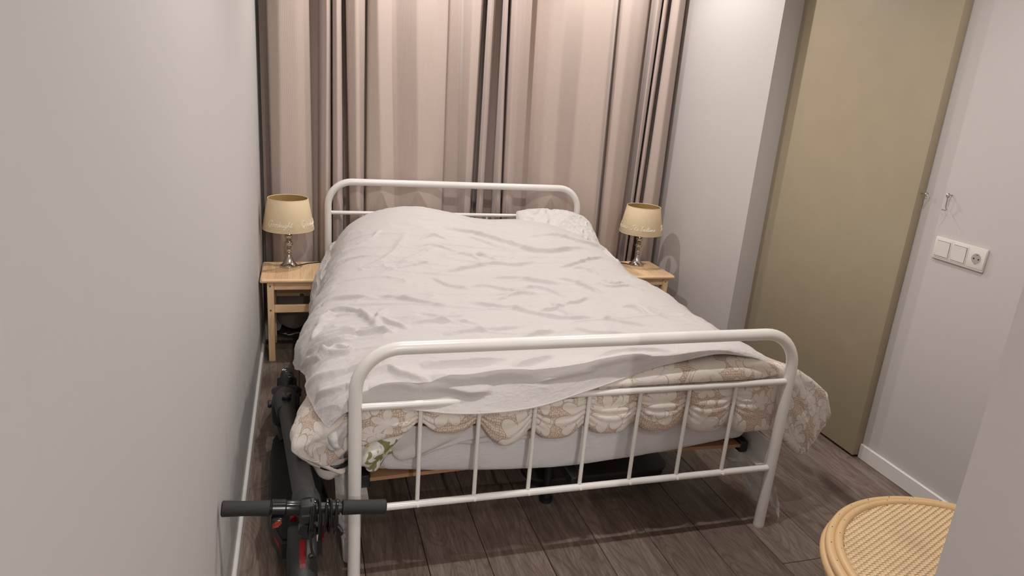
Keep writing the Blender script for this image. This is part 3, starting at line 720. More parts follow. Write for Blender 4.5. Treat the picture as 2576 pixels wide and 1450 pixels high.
def duvet():
    C = np.array([[(q[0], q[2] if len(q) > 2 else y, q[1]) for q in row] for y, row in DUVET], float)
    P = surf(C, 640, 420); u, v = arcs(P); n = normals(P)
    if n[100, 300, 2] < 0: n = -n
    nv = P.shape[0]; tt = np.linspace(0, 1, nv)[:, None]*(len(C)-1)
    front = np.clip((tt-6.2)/1.0, 0, 1)*np.clip((11.2-tt)/.8, 0, 1)*((P[..., 0] > .36) & (P[..., 0] < 1.745))
    D = .006*fbm(u*5, v*6, 31)+.0022*fbm(u*24, v*34, 32)
    low = np.clip((tt-7.6)/1.6, 0, 1)
    side = np.clip((P[..., 0]-1.77)/.05, 0, 1)+np.clip((.33-P[..., 0])/.05, 0, 1)
    g = u*.8-v*1.0; D += side*(.007*(1-np.abs(2*vnoise(g*14, u*4+v*4, 41)-1))**3+.003*fbm(g*50, v*12, 42))
    zz = P[..., 2]
    for b in BAL:
        dx = P[..., 0]-b; e = np.exp(-(dx/.030)**2)
        D += -front*e*.016*np.clip((.585-zz)/.03, 0, 1)
        rad = np.exp(-(np.abs(dx)/.055))*front*np.exp(-((zz-.50)/.05)**2)
        D += rad*.004*np.sin((zz-.50)*(300-1200*np.clip(np.abs(dx), 0, .1)))
    D += front*.006
    D += -front*.016*np.exp(-((zz-.571)/.014)**2)
    P = P+n*D[..., None]
    for i, b in enumerate(BAL):
        dx = P[..., 0]-b; P[..., 2] += low*front*np.exp(-(dx/.035)**2)*.020
    P[..., 2] -= low*front*.030*np.clip(1-np.abs(P[..., 0]-.785)/.075, 0, 1)
    m = (np.abs(P[..., 2]-.570) < .019) & (P[..., 0] > .33) & (P[..., 0] < 1.78) & (tt > 6)
    P[..., 1] = np.where(m, np.maximum(P[..., 1], 1.7835), P[..., 1])
    for b in BAL:
        m = (np.abs(P[..., 0]-b) < .014) & (P[..., 2] < .585) & (tt > 6); P[..., 1] = np.where(m, np.maximum(P[..., 1], 1.7795), P[..., 1])
    o = gridobj('floral_duvet', P, M['floral'], org=(1.05, 2.3, .6), uv=(u, v), solid=.003)
    tag(o, 'beige floral duvet showing under the white cover at the foot end', 'duvet')
    q = MB(); q.tube([tuple(P[385, i]) for i in range(70, 575, 4)], .0028, 6); q.build('piping', M['floral'], o)
duvet()

def sheets():
    # crinkled white sheet whose sides hang down beside the mattress at the head end
    C = []
    for y, a in ((2.68, 0), (2.85, .6), (3.05, 1), (3.25, 1), (3.42, .9), (3.56, .5), (3.68, .2)):
        ins = .07*a; s = min(.06, max(0, (y-3.0)*.1))
        C.append([(.335-ins*1.2, y, .21), (.325-ins*1.25, y, .33), (.330-ins*1.05, y, .44), (.345-ins*.55, y, .53), (.40, y, .575), (.60, y, .59), (.9, y, .59), (1.2, y, .59), (1.5, y, .59), (1.68, y, .585), (1.755+.045*a, y, .555), (1.785+.055*a, y, .47), (1.79+.05*a, y, .36), (1.785+.04*a, y, .27)])
    P = surf(np.array(C), 420, 260); u, v = arcs(P); n = normals(P)
    if n[130, 210, 2] < 0: n = -n
    D = .006*(1-np.abs(2*vnoise(v*10, u*30, 51)-1))**2+.008*fbm(u*9, v*9, 52)+.003*fbm(v*60, u*60, 53)
    o = gridobj('crinkled_sheet', P+n*D[..., None], M['cotton_crinkled'], org=(1.05, 3.2, .59), uv=(u, v), solid=.002)
    tag(o, 'crinkled white sheet hanging beside the mattress next to the left stool', 'sheet')
sheets()

def pillow():
    nu, nv = 120, 80; U, V = np.meshgrid(np.linspace(-1, 1, nu), np.linspace(-1, 1, nv))
    def side(s):
        T = (np.clip(1-np.abs(U)**2.6, 0, 1)**.5)*(np.clip(1-np.abs(V)**2.6, 0, 1)**.5)
        x = U*.232*(1-.10*np.abs(V)**3)-.0; y = V*.23*(1-.10*np.abs(U)**3)
        z = s*.070*T+(.016*fbm(U*4, V*4, 61+s)+.010*fbm(U*11, V*11, 62))*(T+.2)
        z += .014*T*(1-np.abs(2*vnoise(U*4+V*3, V*3-U*5, 66)-1))**2*s
        return np.stack([x, y, z], -1)
    A = side(1); B = side(-1)[:, ::-1][:, ::-1]
    R = Matrix.Translation((1.585, 3.540, .628)) @ Matrix.Rotation(math.radians(29), 4, 'X') @ Matrix.Rotation(math.radians(4), 4, 'Y')
    Rm = np.array(R)
    def tf(Q): return Q@Rm[:3, :3].T+Rm[:3, 3]
    # join both faces into one closed skin around the rim
    rim = list(range(nu))
    mb = MB(); Aq = tf(A).reshape(-1, 3); Bq = tf(B).reshape(-1, 3)
    idx = np.arange(nu*nv).reshape(nv, nu)
    F = [(int(idx[j, i]), int(idx[j, i+1]), int(idx[j+1, i+1]), int(idx[j+1, i])) for j in range(nv-1) for i in range(nu-1)]
    mb.v = [tuple(p) for p in Aq]+[tuple(p) for p in Bq]; n = nu*nv
    per = [int(k) for k in list(idx[0, :])+list(idx[1:, -1])+list(idx[-1, :-1][::-1])+list(idx[1:-1, 0][::-1])]
    mb.f = F+[(a+n, d+n, c+n, b+n) for a, b, c, d in F]+[(per[i], per[i]+n, per[(i+1) % len(per)]+n, per[(i+1) % len(per)]) for i in range(len(per))]
    o = mb.build('pillow', M['cotton_crinkled'], org=(1.555, 3.54, .63))
    tag(o, 'crumpled white pillow against the right end of the headboard', 'pillow')
    q = MB(); pp = [tuple((Aq[k]+Bq[k])/2) for k in per[::3]]; q.tube(pp, .003, 6, closed=True); q.build('piping', M['cotton'], o)
pillow()

def corner_cloths():
    # bunched white end of the cover by the near left post
    C = [[(.250, 1.86, .500), (.275, 1.825, .505), (.300, 1.805, .515), (.322, 1.80, .52), (.345, 1.81, .53)],
         [(.246, 1.845, .475), (.262, 1.805, .480), (.292, 1.795, .488), (.315, 1.79, .50), (.333, 1.80, .50)],
         [(.250, 1.835, .448), (.270, 1.800, .452), (.288, 1.780, .462), (.306, 1.790, .470), (.322, 1.80, .480)],
         [(.272, 1.83, .432), (.280, 1.802, .425), (.293, 1.790, .430), (.305, 1.795, .445), (.318, 1.81, .46)],
         [(.285, 1.85, .44), (.288, 1.84, .435), (.297, 1.83, .440), (.308, 1.83, .45), (.318, 1.83, .465)]]
    P = surf(C, 90, 90); u, v = arcs(P); n = normals(P)
    D = .006*np.sin(u*120+6*np.sin(v*30))*np.clip(v/.1, .2, 1)+.005*fbm(u*40, v*40, 71)
    o = gridobj('bunched_cloth', P+n*D[..., None], M['cotton_crinkled'], org=(.29, 1.81, .46), uv=(u, v), solid=.002)
    tag(o, 'bunched white cloth end tucked beside the near left bed post', 'cloth')
    q = MB(); q.add([(.236, 1.832, .482), (.262, 1.822, .486), (.258, 1.820, .462), (.240, 1.824, .450), (.232, 1.828, .448)], [(0, 1, 2, 3, 4)])
    e = q.build('care_tag', M['plastic_white'], o); e.modifiers.new('t', 'SOLIDIFY').thickness = .001; e['label'] = 'white care tag'
    q = MB(); q.add([(.2405, 1.8262, .474), (.252, 1.8225, .476), (.2485, 1.8215, .466), (.2405, 1.8235, .462)], [(0, 1, 2, 3)])
    q.build('printed_patch', M['black'], o).modifiers.new('t', 'SOLIDIFY').thickness = .0008
    # green leaf patterned cloth and white lining sticking out below the duvet, right of the post
    C = [[(.345, 1.86, .462), (.38, 1.84, .470), (.42, 1.82, .474), (.45, 1.81, .472), (.50, 1.81, .455)],
         [(.350, 1.81, .430), (.38, 1.79, .432), (.41, 1.785, .432), (.44, 1.80, .420), (.47, 1.82, .40)],
         [(.352, 1.80, .395), (.38, 1.78, .388), (.41, 1.782, .384), (.43, 1.80, .382), (.44, 1.82, .385)],
         [(.356, 1.81, .365), (.38, 1.795, .352), (.40, 1.80, .350), (.415, 1.81, .360), (.425, 1.83, .37)],
         [(.37, 1.84, .37), (.385, 1.84, .36), (.40, 1.84, .358), (.41, 1.84, .365), (.42, 1.84, .375)]]
    P = surf(C, 90, 90); u, v = arcs(P); n = normals(P)
    D = .010*fbm(u*22, v*22, 81)+.006*np.sin(u*60+v*70)
    o = gridobj('leafy_cloth', P+n*D[..., None], M['green'], org=(.40, 1.80, .40), uv=(u, v), solid=.002)
    tag(o, 'crumpled white cloth with green leaf print under the floral duvet corner', 'cloth')
    C = [[(.40, 1.83, .47), (.50, 1.81, .48), (.60, 1.81, .47), (.72, 1.812, .46), (.85, 1.82, .43), (.98, 1.83, .42)],
         [(.44, 1.815, .425), (.50, 1.80, .425), (.58, 1.80, .42), (.70, 1.805, .43), (.85, 1.815, .415), (.98, 1.825, .41)],
         [(.455, 1.815, .385), (.48, 1.800, .378), (.53, 1.800, .378), (.60, 1.808, .405), (.80, 1.82, .405), (.98, 1.83, .40)],
         [(.46, 1.835, .385), (.48, 1.835, .380), (.53, 1.835, .380), (.60, 1.835, .405), (.80, 1.84, .405), (.98, 1.845, .405)]]
    P = surf(C, 120, 60); u, v = arcs(P); n = normals(P); D = .006*fbm(u*16, v*24, 82)+.004*np.sin(u*55+v*30)
    o = gridobj('lining_sheet', P+n*D[..., None], M['cotton'], org=(.65, 1.82, .42), uv=(u, v), solid=.002)
    tag(o, 'thin white sheet edge peeping between floral duvet and mattress', 'sheet')
    # narrow white sheet tail hanging to the floor behind the near left post
    C = []
    for z, xa, xb, yy in ((.40, .300, .352, 1.86), (.33, .303, .345, 1.850), (.25, .309, .343, 1.846), (.15, .312, .343, 1.842), (.07, .314, .340, 1.838), (.015, .317, .338, 1.83)):
        C.append([(xa-.016*(1 if z > .08 else .2), yy+.03, z), (xa, yy+.004, z), (xa+.010, yy-.004, z), (xa+.020, yy+.005, z), (xb, yy+.012, z)])
    P = surf(np.array(C), 60, 160); u, v = arcs(P); n = normals(P)
    D = .0025*np.sin(v*160+3*np.sin(v*23))*np.exp(-((u+.0)/.012)**2)+.004*fbm(u*30, v*14, 83)
    o = gridobj('hanging_sheet', P+n*D[..., None], M['cotton'], org=(.325, 1.85, .015), uv=(u, v), solid=.002)
    tag(o, 'narrow strip of white sheet hanging to the floor behind the near left bed post', 'sheet')
corner_cloths()
# ------------------------------------------------------------------ pine stools
def stool(x0, x1, y0, y1, label):
    R = root('pine_stool', ((x0+x1)/2, (y0+y1)/2, 0), label, 'stool', None)
    n = 5; w = (x1-x0)/n
    for i in range(n):
        q = MB(); a, b = x0+i*w, x0+(i+1)*w
        q.box(a+.0002, b-.0002, y0, y1, .420, .440, .0012)
        q.build('seat_board', M['pine'], R, smooth=False)
    q = MB()                                    # rounded nosing round the top
    for (pa, pb) in (((x0, y0), (x1, y0)), ((x1, y0), (x1, y1)), ((x1, y1), (x0, y1)), ((x0, y1), (x0, y0))):
        q.tube([(pa[0], pa[1], .430), (pb[0], pb[1], .430)], .0098, 12)
    q.build('nosing', M['pine_x'], R)
    ix, iy, t, d = .022, .012, .032, .040
    for sx in (0, 1):
        for sy in (0, 1):
            xa = x0+ix if sx == 0 else x1-ix-t; ya = y0+iy if sy == 0 else y1-iy-d
            q = MB(); q.box(xa, xa+t, ya, ya+d, 0, .420, .003, 2); l = q.build('leg', M['pine'], R)
            yy = ya-.0005 if sy == 0 else ya+d+.0005
            for z in (.400, .274):
                q = MB(); s = -1 if sy == 0 else 1
                q.lathe([(.0001, .0022*s), (.0042, .0016*s), (.0052, 0)], (xa+t*.45, yy, z), 12, 'y'); q.build('screw', M['steel'], l)
    for ya in (y0+iy+.006, y1-iy-.024):
        q = MB(); q.box(x0+ix+t, x1-ix-t, ya, ya+.018, .378, .420, .002); q.build('apron', M['pine_x'], R, smooth=False)
        q = MB(); q.box(x0+ix+t, x1-ix-t, ya, ya+.018, .258, .298, .003); q.build('stretcher', M['pine_x'], R, smooth=False)
    for xa in (x0+ix+.006, x1-ix-.024):
        q = MB(); q.box(xa, xa+.018, y0+iy+d, y1-iy-d, .378, .420, .002); q.build('apron', M['pine'], R, smooth=False)
        q = MB(); q.box(xa, xa+.018, y0+iy+d, y1-iy-d, .20, .24, .003); q.build('stretcher', M['pine'], R, smooth=False)
stool(.016, .314, 3.425, 3.740, 'pine stool used as a bedside table against the left wall')
stool(1.955, 2.266, 3.425, 3.740, 'pine stool used as a bedside table near the right wall')

# ------------------------------------------------------------------ lamps
GLY = {
 'G': (.95, [[(.75, .85), (.55, 1.05), (.25, .95), (.08, .55), (.15, .15), (.42, .0), (.68, .2), (.7, .48), (.5, .45), (.72, .46), (.68, .0), (.5, -.25), (.3, -.2)]]),
 'I': (.75, [[(.05, .75), (.2, .98), (.5, .92), (.75, 1.05)], [(.5, .95), (.38, .5), (.28, .08), (.05, -.02), (-.02, .12)]]),
 'o': (.48, [[(.3, .42), (.12, .35), (.08, .12), (.22, 0), (.38, .12), (.38, .32), (.28, .42), (.50, .36)]]),
 'd': (.55, [[(.38, .38), (.15, .38), (.08, .12), (.22, 0), (.38, .15), (.50, 1.0), (.42, .3), (.44, .02), (.58, .1)]]),
 'n': (.55, [[(0, .1), (.1, .38), (.12, 0), (.18, .25), (.32, .40), (.38, .3), (.38, .03), (.55, .1)]]),
 'i': (.28, [[(0, .1), (.12, .38), (.12, .03), (.28, .1)], [(.16, .6), (.17, .64)]]),
 'g': (.50, [[(.36, .36), (.15, .38), (.08, .12), (.22, .02), (.36, .15), (.38, .38), (.34, -.2), (.18, -.5), (.02, -.38), (.3, -.05), (.5, .1)]]),
 'h': (.58, [[(0, .1), (.22, .7), (.28, 1.0), (.18, .9), (.12, 0), (.2, .28), (.36, .38), (.4, .05), (.58, .1)]]),
 't': (.40, [[(0, .1), (.2, .85), (.14, .1), (.24, 0), (.40, .12)], [(.02, .55), (.38, .6)]]),
 's': (.42, [[(0, .05), (.22, .45), (.32, .18), (.22, 0), (.05, .05), (.42, .1)]]),
 'b': (.52, [[(0, .1), (.24, .7), (.28, 1.0), (.16, .9), (.12, .1), (.26, 0), (.38, .2), (.3, .38), (.52, .34)]]),
 'e': (.40, [[(0, .12), (.3, .28), (.22, .42), (.1, .25), (.16, .0), (.40, .1)]]),
 'm': (.80, [[(0, .1), (.1, .38), (.12, 0), (.2, .3), (.32, .38), (.34, 0), (.42, .3), (.55, .38), (.6, .05), (.80, .1)]]),
 "'": (.16, [[(.10, 1.0), (.05, .8)]]), ' ': (.42, [])}
def write(word, sc):
    x = 0; out = []
    for ch in word:
        adv, st = GLY[ch]
        for s in st:
            out.append(cr(np.array([(x+a+b*.28, b) for a, b in s]), len(s)*3 if len(s) > 2 else 3)*sc)
        x += adv
    return out, x*sc
def lamp(cx, cy, word, starts, label, cord):
    zb = .440; R = root('table_lamp', (cx, cy, zb), label, 'lamp', None)
    q = MB(); q.lathe([(0, .0), (.044, .0), (.0455, .004), (.044, .009), (.036, .014), (.026, .026), (.017, .044), (.0105, .060), (.009, .066)], (cx, cy, zb), 36)
    q.build('base', M['chrome'], R)
    q = MB(); pr = [(.009, .066), (.012, .070), (.0085, .074)]
    def ball(z, r, rn): return [(max(rn, r*math.cos(a)), z+r*.80*math.sin(a)) for a in np.linspace(-1.15, 1.15, 9)]
    pr += ball(.088, .0145, .007)+[(.008, .101), (.0115, .103), (.008, .105)]+ball(.124, .0205, .008)+[(.011, .142), (.0155, .144), (.011, .146)]+ball(.163, .0205, .008)+[(.010, .181), (.0145, .183), (.010, .186)]+ball(.197, .0125, .008)+[(.0085, .210), (.011, .213), (.007, .216), (.007, .250), (.0, .250)]
    q.lathe(pr, (cx, cy, zb), 28); q.build('stem', M['chrome'], R)
    if 'brass' not in M: M['brass'] = plain('worn_brass', (.55, .36, .12), .3, 1)
    for z in (.072, .1035, .1445):
        q = MB(); q.lathe([(.0085, z-.0012), (.0125, z), (.0085, z+.0012)], (cx, cy, zb), 24); q.build('brass_ring', M['brass'], R)
    z0, z1, r0, r1 = .204, .360, .1265, .0985
    q = MB(); n = 64; q.lathe([(r0, z0), (r0+.001, z0+.002), (r1+.001, z1-.002), (r1, z1)], (cx, cy, zb), n)
    s = q.build('shade', M['shade'], R)
    q = MB(); q.lathe([(r1, z1), (r1-.002, z1-.001), (r0-.002, z0+.001), (r0, z0)], (cx, cy, zb), n); q.build('shade_lining', M['shade_in'], s)
    for z, r in ((z1, r1-.0005), (z0, r0-.0005)):
        q = MB(); q.tube([(cx+r*math.cos(a), cy+r*math.sin(a), zb+z) for a in np.linspace(0, 2*PI, 65)[:-1]], .0019, 6, closed=True); q.build('shade_rim', M['shade'], s)
    q = MB(); q.tube([(cx+.012*math.cos(a), cy+.012*math.sin(a), zb+.235) for a in np.linspace(0, 2*PI, 17)[:-1]], .0012, 5, closed=True)
    for k in range(3):
        a = 2*PI*k/3+.3; q.tube([(cx+.012*math.cos(a), cy+.012*math.sin(a), zb+.235), (cx+(r0-.006)*math.cos(a), cy+(r0-.006)*math.sin(a), zb+.225)], .0012, 5)
    q.build('shade_carrier', M['steel'], s)
    q = MB(); q.lathe([(.009, .232), (.013, .236), (.013, .262), (.015, .266), (.024, .285), (.027, .300), (.022, .318), (.0, .326)], (cx, cy, zb), 20)
    q.build('bulb', M['milky'], R)
    sc = .027; st, wd = write(word, sc)
    for a0 in starts:
        q = MB()
        for line in st:
            pts = []
            for (x, y) in line:
                z = z0+.030+y; r = r0+(r1-r0)*((z-z0)/(z1-z0))+.0024; a = math.radians(a0)+x/.1215
                pts.append((cx+r*math.cos(a), cy+r*math.sin(a), zb+z))
            q.tube(pts, .00115, 5)
        q.build('embroidery', M['thread'], s)
    q = MB(); q.tube([tuple(p) for p in cr(np.array(cord), len(cord)*6)], .0028, 8); q.build('cord', M['blackcord'], R)
    return R
# facing angle of the picture side is about -90 degrees
lamp(.1405, 3.652, 'Goodnight', (-141, -60, 20, 100), 'chrome candlestick table lamp whose cream linen shade is embroidered Goodnight',
     [(.183, 3.660, .4435), (.205, 3.675, .4435), (.235, 3.70, .4433), (.27, 3.712, .4433), (.30, 3.718, .4433), (.322, 3.73, .442), (.332, 3.735, .40), (.332, 3.74, .2)])
lamp(2.137, 3.652, "It's bedtime", (-146, -229, -51, 44), "chrome candlestick table lamp whose cream linen shade is embroidered It's bedtime",
     [(2.094, 3.662, .4435), (2.074, 3.68, .4435), (2.03, 3.70, .4433), (1.99, 3.705, .4433), (1.96, 3.71, .4433), (1.945, 3.72, .44), (1.935, 3.73, .40), (1.932, 3.735, .2)])

# ------------------------------------------------------------------ things under and behind the left stool
def behind_left():
    C = []
    for z, f in ((.36, .5), (.30, .8), (.22, 1.0), (.15, 1.05), (.10, .95), (.075, .75), (.068, .35)):
        C.append([(.16+.085*f*math.cos(a)*(1 if math.cos(a) > 0 else 1), 3.765+.030*f*math.sin(a), z+.012*math.cos(2*a)) for a in np.linspace(PI, 2*PI, 9)])
    P = surf(np.array(C), 80, 80); u, v = arcs(P); n = normals(P)
    o = gridobj('cloth_bundle', P+n*(.012*fbm(u*12, v*10, 91))[..., None], M['greycloth'], org=(.16, 3.76, .07), uv=(u, v), solid=.004)
    tag(o, 'dark grey cloth bundle hanging behind the left pine stool', 'cloth')
    q = MB()
    for k in range(4):
        r = .045-.008*k; q.tube([(.055+r*.75*math.cos(a), 3.80-.012*k+.012*math.sin(2*a), .070+r*math.sin(a)) for a in np.linspace(0, 2*PI, 33)[:-1]], .0022, 6, closed=True)
    q.tube([(.055, 3.80, .025), (.08, 3.79, .012), (.12, 3.80, .010)], .0022, 6)
    tag(q.build('coiled_cable', M['whitecord'], org=(.055, 3.80, .0)), 'coiled grey cable behind the left leg of the left stool', 'cable')
    q = MB(); q.tube([tuple(p) for p in cr(np.array([(.10, 3.805, .006), (.13, 3.785, .006), (.17, 3.80, .008), (.23, 3.812, .008), (.30, 3.815, .008), (.36, 3.80, .006)]), 40)], .0030, 8)
    tag(q.build('white_cable', M['whitecord'], org=(.23, 3.81, .0)), 'white cable along the floor below the left curtain', 'cable')
    q = MB(); q.tube([tuple(p) for p in cr(np.array([(.04, 3.80, .05), (.09, 3.765, .02), (.15, 3.735, .016), (.20, 3.745, .03), (.25, 3.765, .07), (.30, 3.775, .12)]), 40)], .006, 8)  # thick black tube curving below the cloth bundle
    tag(q.build('black_strand', M['blackcord'], org=(.15, 3.75, .0)), 'thick black strand drooping behind the left pine stool', 'cable')
    q = MB(); q.box(.0155, .030, 3.60, 3.66, .055, .135, .003); r_ = q.build('wall_socket', M['plastic_white'], org=(.0225, 3.63, .09))
    tag(r_, 'small white socket low on the left wall behind the stool', 'socket')
behind_left()

# ------------------------------------------------------------------ things under the bed
def under_bed():
    q = MB(); R = root('flat_box', (1.30, 2.46, 0), 'flat dark box with rounded corners lying on the floor under the bed', 'box')
    def rr(x0, x1, y0, y1, r):
        o = []
        for cx, cy, a0 in ((x1-r, y1-r, 0), (x0+r, y1-r, 90), (x0+r, y0+r, 180), (x1-r, y0+r, 270)):
            for k in range(7): a = math.radians(a0+15*k); o.append((cx+r*math.cos(a), cy+r*math.sin(a)))
        return o
    q.prism(rr(1.02, 1.590, 2.13, 2.80, .05), .003, .030); q.build('tub', plain('dark_grey_plastic', (.022, .02, .019), .5), R)
    q = MB(); q.prism(rr(1.01, 1.600, 2.12, 2.81, .06), .030, .040); q.build('lid', plain('grey_lid_plastic', (.05, .044, .039), .4), R)
    C = []
    for t, (x, z) in enumerate(((1.700, .215), (1.745, .19), (1.79, .155), (1.83, .105), (1.85, .06), (1.852, .022))):
        C.append([(x+.02*math.sin(j*2.1+t), 1.80+.055*j-.010*t, z+.012*math.sin(j*1.7+t*1.3)) for j in range(7)])
    P = surf(np.array(C), 90, 70); u, v = arcs(P); n = normals(P)
    d = .014*fbm(u*20, v*18, 95)+.008*(1-np.abs(2*vnoise(u*30, v*24, 96)-1))**2
    o = gridobj('plastic_bag', P+n*d[..., None], M['clear'], org=(1.78, 1.95, .02), uv=(u, v), solid=.0006)
    tag(o, 'clear crumpled plastic bag hanging under the bed beside the near right post', 'bag')
under_bed()

# ------------------------------------------------------------------ folded electric scooter
def scooter():
    R = root('electric_scooter', (.165, 2.25, 0), 'folded black electric scooter parked between bed and left wall', 'scooter')
    def wheel(x, y, name):
        t = MB(); pr = []; r = .108; hw = .027
        for a in np.linspace(-PI*.62, PI*.62, 17): pr.append((r-.027+.027*math.cos(a), hw*math.sin(a)))
        t.lathe(pr, (x, y, r), 48, 'x'); w = t.build(name, M['rubber'], R)
        g = MB()
        for k in range(30):
            a = 2*PI*k/30
            for s in (-1, 1):
                P0 = [(x+s*.001, a), (x+s*.012, a+.05), (x+s*.020, a+.085)]
                pts = []
                for xx, aa in P0:
                    rr = r-.027+.027*math.sqrt(max(0, 1-((xx-x)/.027)**2))+.0006
                    pts.append((xx, y+rr*math.cos(aa), r+rr*math.sin(aa)))
                g.tube(pts, .0022, 4)
        g.build('tread', M['black_gloss'], w)
        h = MB(); h.lathe([(0, -.024), (.05, -.024), (.062, -.016), (.070, -.018), (.070, .018), (.062, .016), (.05, .024), (0, .024)], (x, y, r), 36, 'x'); h.build('hub', M['charcoal'], w)
    wheel(.137, 2.835, 'front_wheel'); wheel(.193, 1.700, 'rear_wheel')
    # front mudguard and fork
    C = []
    for a in np.linspace(math.radians(122), math.radians(215), 9):
        C.append([(.137+dx, 2.835+rr*math.cos(a), .108+rr*math.sin(a)) for dx, rr in ((-.036, .100), (-.034, .119), (-.018, .127), (0, .130), (.018, .127), (.034, .119), (.036, .100))])
    gridobj('front_mudguard', surf(np.array(C), 40, 60), M['black_gloss'], R, solid=.003)
    q = MB()
    for s in (-1, 1):
        q.tube([(.137+s*.040, 2.835, .108), (.137+s*.042, 2.76, .155), (.137+s*.038, 2.66, .205), (.137+s*.020, 2.60, .235)], [.016, .017, .019, .022], 12)
        q.lathe([(0, -.007), (.014, -.007), (.017, 0), (.014, .007), (0, .007)], (.137+s*.050, 2.835, .108), 16, 'x')
    q.build('fork', M['charcoal'], R)
    q = MB(); q.box(.087, .187, 2.47, 2.60, .140, .240, .026, 4); q.tube([(.137, 2.56, .225), (.138, 2.47, .238), (.143, 2.38, .250)], [.042, .040, .034], 20)
    q.tube([(.137, 2.60, .20), (.137, 2.50, .13), (.150, 2.42, .105)], [.030, .034, .036], 16)
    hd = q.build('steering_housing', M['charcoal'], R)
    q = MB(); q.lathe([(0, -.006), (.013, -.006), (.015, 0), (.013, .006), (0, .006)], (.078, 2.55, .205), 18, 'x'); q.tube([(.092, 2.55, .205), (.076, 2.55, .205)], .012, 14); q.build('hinge_cap', M['black'], hd)
    q = MB(); q.box(.127, .160, 2.425, 2.465, .274, .294, .005, 2); q.build('latch', M['black_gloss'], hd)
    q = MB()
    for i in range(3):
        for j in range(2): q.lathe([(0, .2885+.002*i), (.003, .2885+.002*i), (.003, .280)], (.141+j*.010, 2.365-i*.016, 0), 8)
    q.build('indicator_dots', M['black_gloss'], hd)
    # deck
    o = [(.112, 2.50), (.092, 2.44), (.086, 2.30), (.092, 2.02), (.108, 1.90), (.136, 1.82), (.250, 1.82), (.256, 1.95), (.254, 2.30), (.245, 2.44), (.215, 2.50)]
    q = MB(); q.prism(o, .060, .112); dk = q.build('deck', M['charcoal'], R, angle=50)
    cx = sum(p[0] for p in o)/len(o); cy = sum(p[1] for p in o)/len(o)
    q = MB(); q.prism([(cx+(a-cx)*.90, cy+(b-cy)*.95) for a, b in o], .112, .1165); q.build('foot_mat', M['rubber'], dk)
    for x, s in ((.113, 1), (.256, -1)):
        q = MB(); q.prism([(x+.001, 1.875), (x+.016*s, 1.832), (x+.019*s, 1.833), (x+.004*s, 1.878)] if s > 0 else [(x, 1.90), (x-.004, 1.84), (x+.002, 1.84), (x+.004, 1.90)], .088, .104); q.build('side_reflector', M['red'], dk)
    q = MB(); q.tube([(.250, 2.24, .06), (.262, 2.21, .04), (.270, 2.19, .02), (.275, 2.17, .008)], [.008, .007, .007, .008], 10); q.build('kickstand', M['black'], R)
    for s in (-1, 1):
        q = MB(); q.box(.193+s*.036-.006, .193+s*.036+.006, 1.68, 1.86, .085, .120, .004); q.build('rear_arm', M['charcoal'], R)
    # rear mudguard with lever and reflector
    C = []
    for a in np.linspace(math.radians(12), math.radians(165), 10):
        C.append([(.195+dx, 1.70+rr*math.cos(a), .108+rr*math.sin(a)) for dx, rr in ((-.036, .102), (-.034, .117), (-.018, .123), (0, .125), (.018, .123), (.034, .117), (.036, .102))])
    g = gridobj('rear_mudguard', surf(np.array(C), 40, 60), M['charcoal'], R, solid=.003)
    q = MB()
    for t in range(8):
        a0 = math.radians(104+t*4.3); a1 = math.radians(104+(t+1)*4.3); hw = .0085*(math.sqrt(max(.1, 1-(abs(t-3.5)/4.4)**6)))
        P4 = [(.196+sx*hw, 1.70+rr*math.cos(a), .108+rr*math.sin(a)) for a in (a0, a1) for sx in (-1, 1) for rr in (.124, .1285)]
        q.add(P4, [(0, 1, 3, 2), (4, 6, 7, 5), (0, 4, 5, 1), (2, 3, 7, 6), (1, 5, 7, 3), (0, 2, 6, 4)])
    q.build('rear_reflector', M['red'], g)
    q = MB(); q.tube([tuple(p) for p in cr(np.array([(.172, 1.778, .222), (.172, 1.800, .226), (.186, 1.815, .228), (.204, 1.818, .230), (.214, 1.822, .232)]), 16)], .0095, 10); q.build('hook_lever', M['red'], g)
    q = MB(); q.box(.189, .228, 1.755, 1.80, .226, .250, .008, 2); q.build('stem_catch', M['charcoal'], g)
    q = MB(); q.tube([(.236, 1.80, .23), (.236, 1.76, .20), (.232, 1.74, .17)], .007, 8); q.tube([(.228, 1.76, .232), (.238, 1.76, .232)], .010, 10); q.build('catch_spring', M['chrome'], g)
    # stem
    def st(t): return Vector((.143+(.2095-.143)*t, 2.42+(1.60-2.42)*t, .250+(.385-.250)*t))
    q = MB(); q.tube([st(-.02), st(0), st(.5), st(.93), st(.965)], [.0285, .029, .030, .0305, .033], 24); stm = q.build('stem', M['charcoal'], R)
    q = MB(); q.tube([st(.93), st(.955), st(.975), st(1.02)], [.034, .036, .036, .032], 24); q.build('stem_collar', M['charcoal'], stm)
    c = st(1.0)
    q = MB(); q.box(c.x-.020, c.x+.022, 1.5605, c.y+.045, c.z-.030, c.z+.030, .009, 3); q.build('display_housing', M['charcoal'], stm)
    q = MB(); q.lathe([(0, 1.572), (.020, 1.571), (.025, 1.576), (.025, 1.60)], (c.x+.002, 0, c.z-.060), 28, 'y'); q.build('headlamp', M['black_gloss'], stm)
    # handlebar
    zL, zR = .4135, .3715; yb = 1.582
    def hb(x): return (x, yb, zL+(zR-zL)*(x-.008)/.400)
    q = MB(); q.tube([hb(.10), hb(.32)], .0135, 16); bar = q.build('handlebar', M['black'], R)
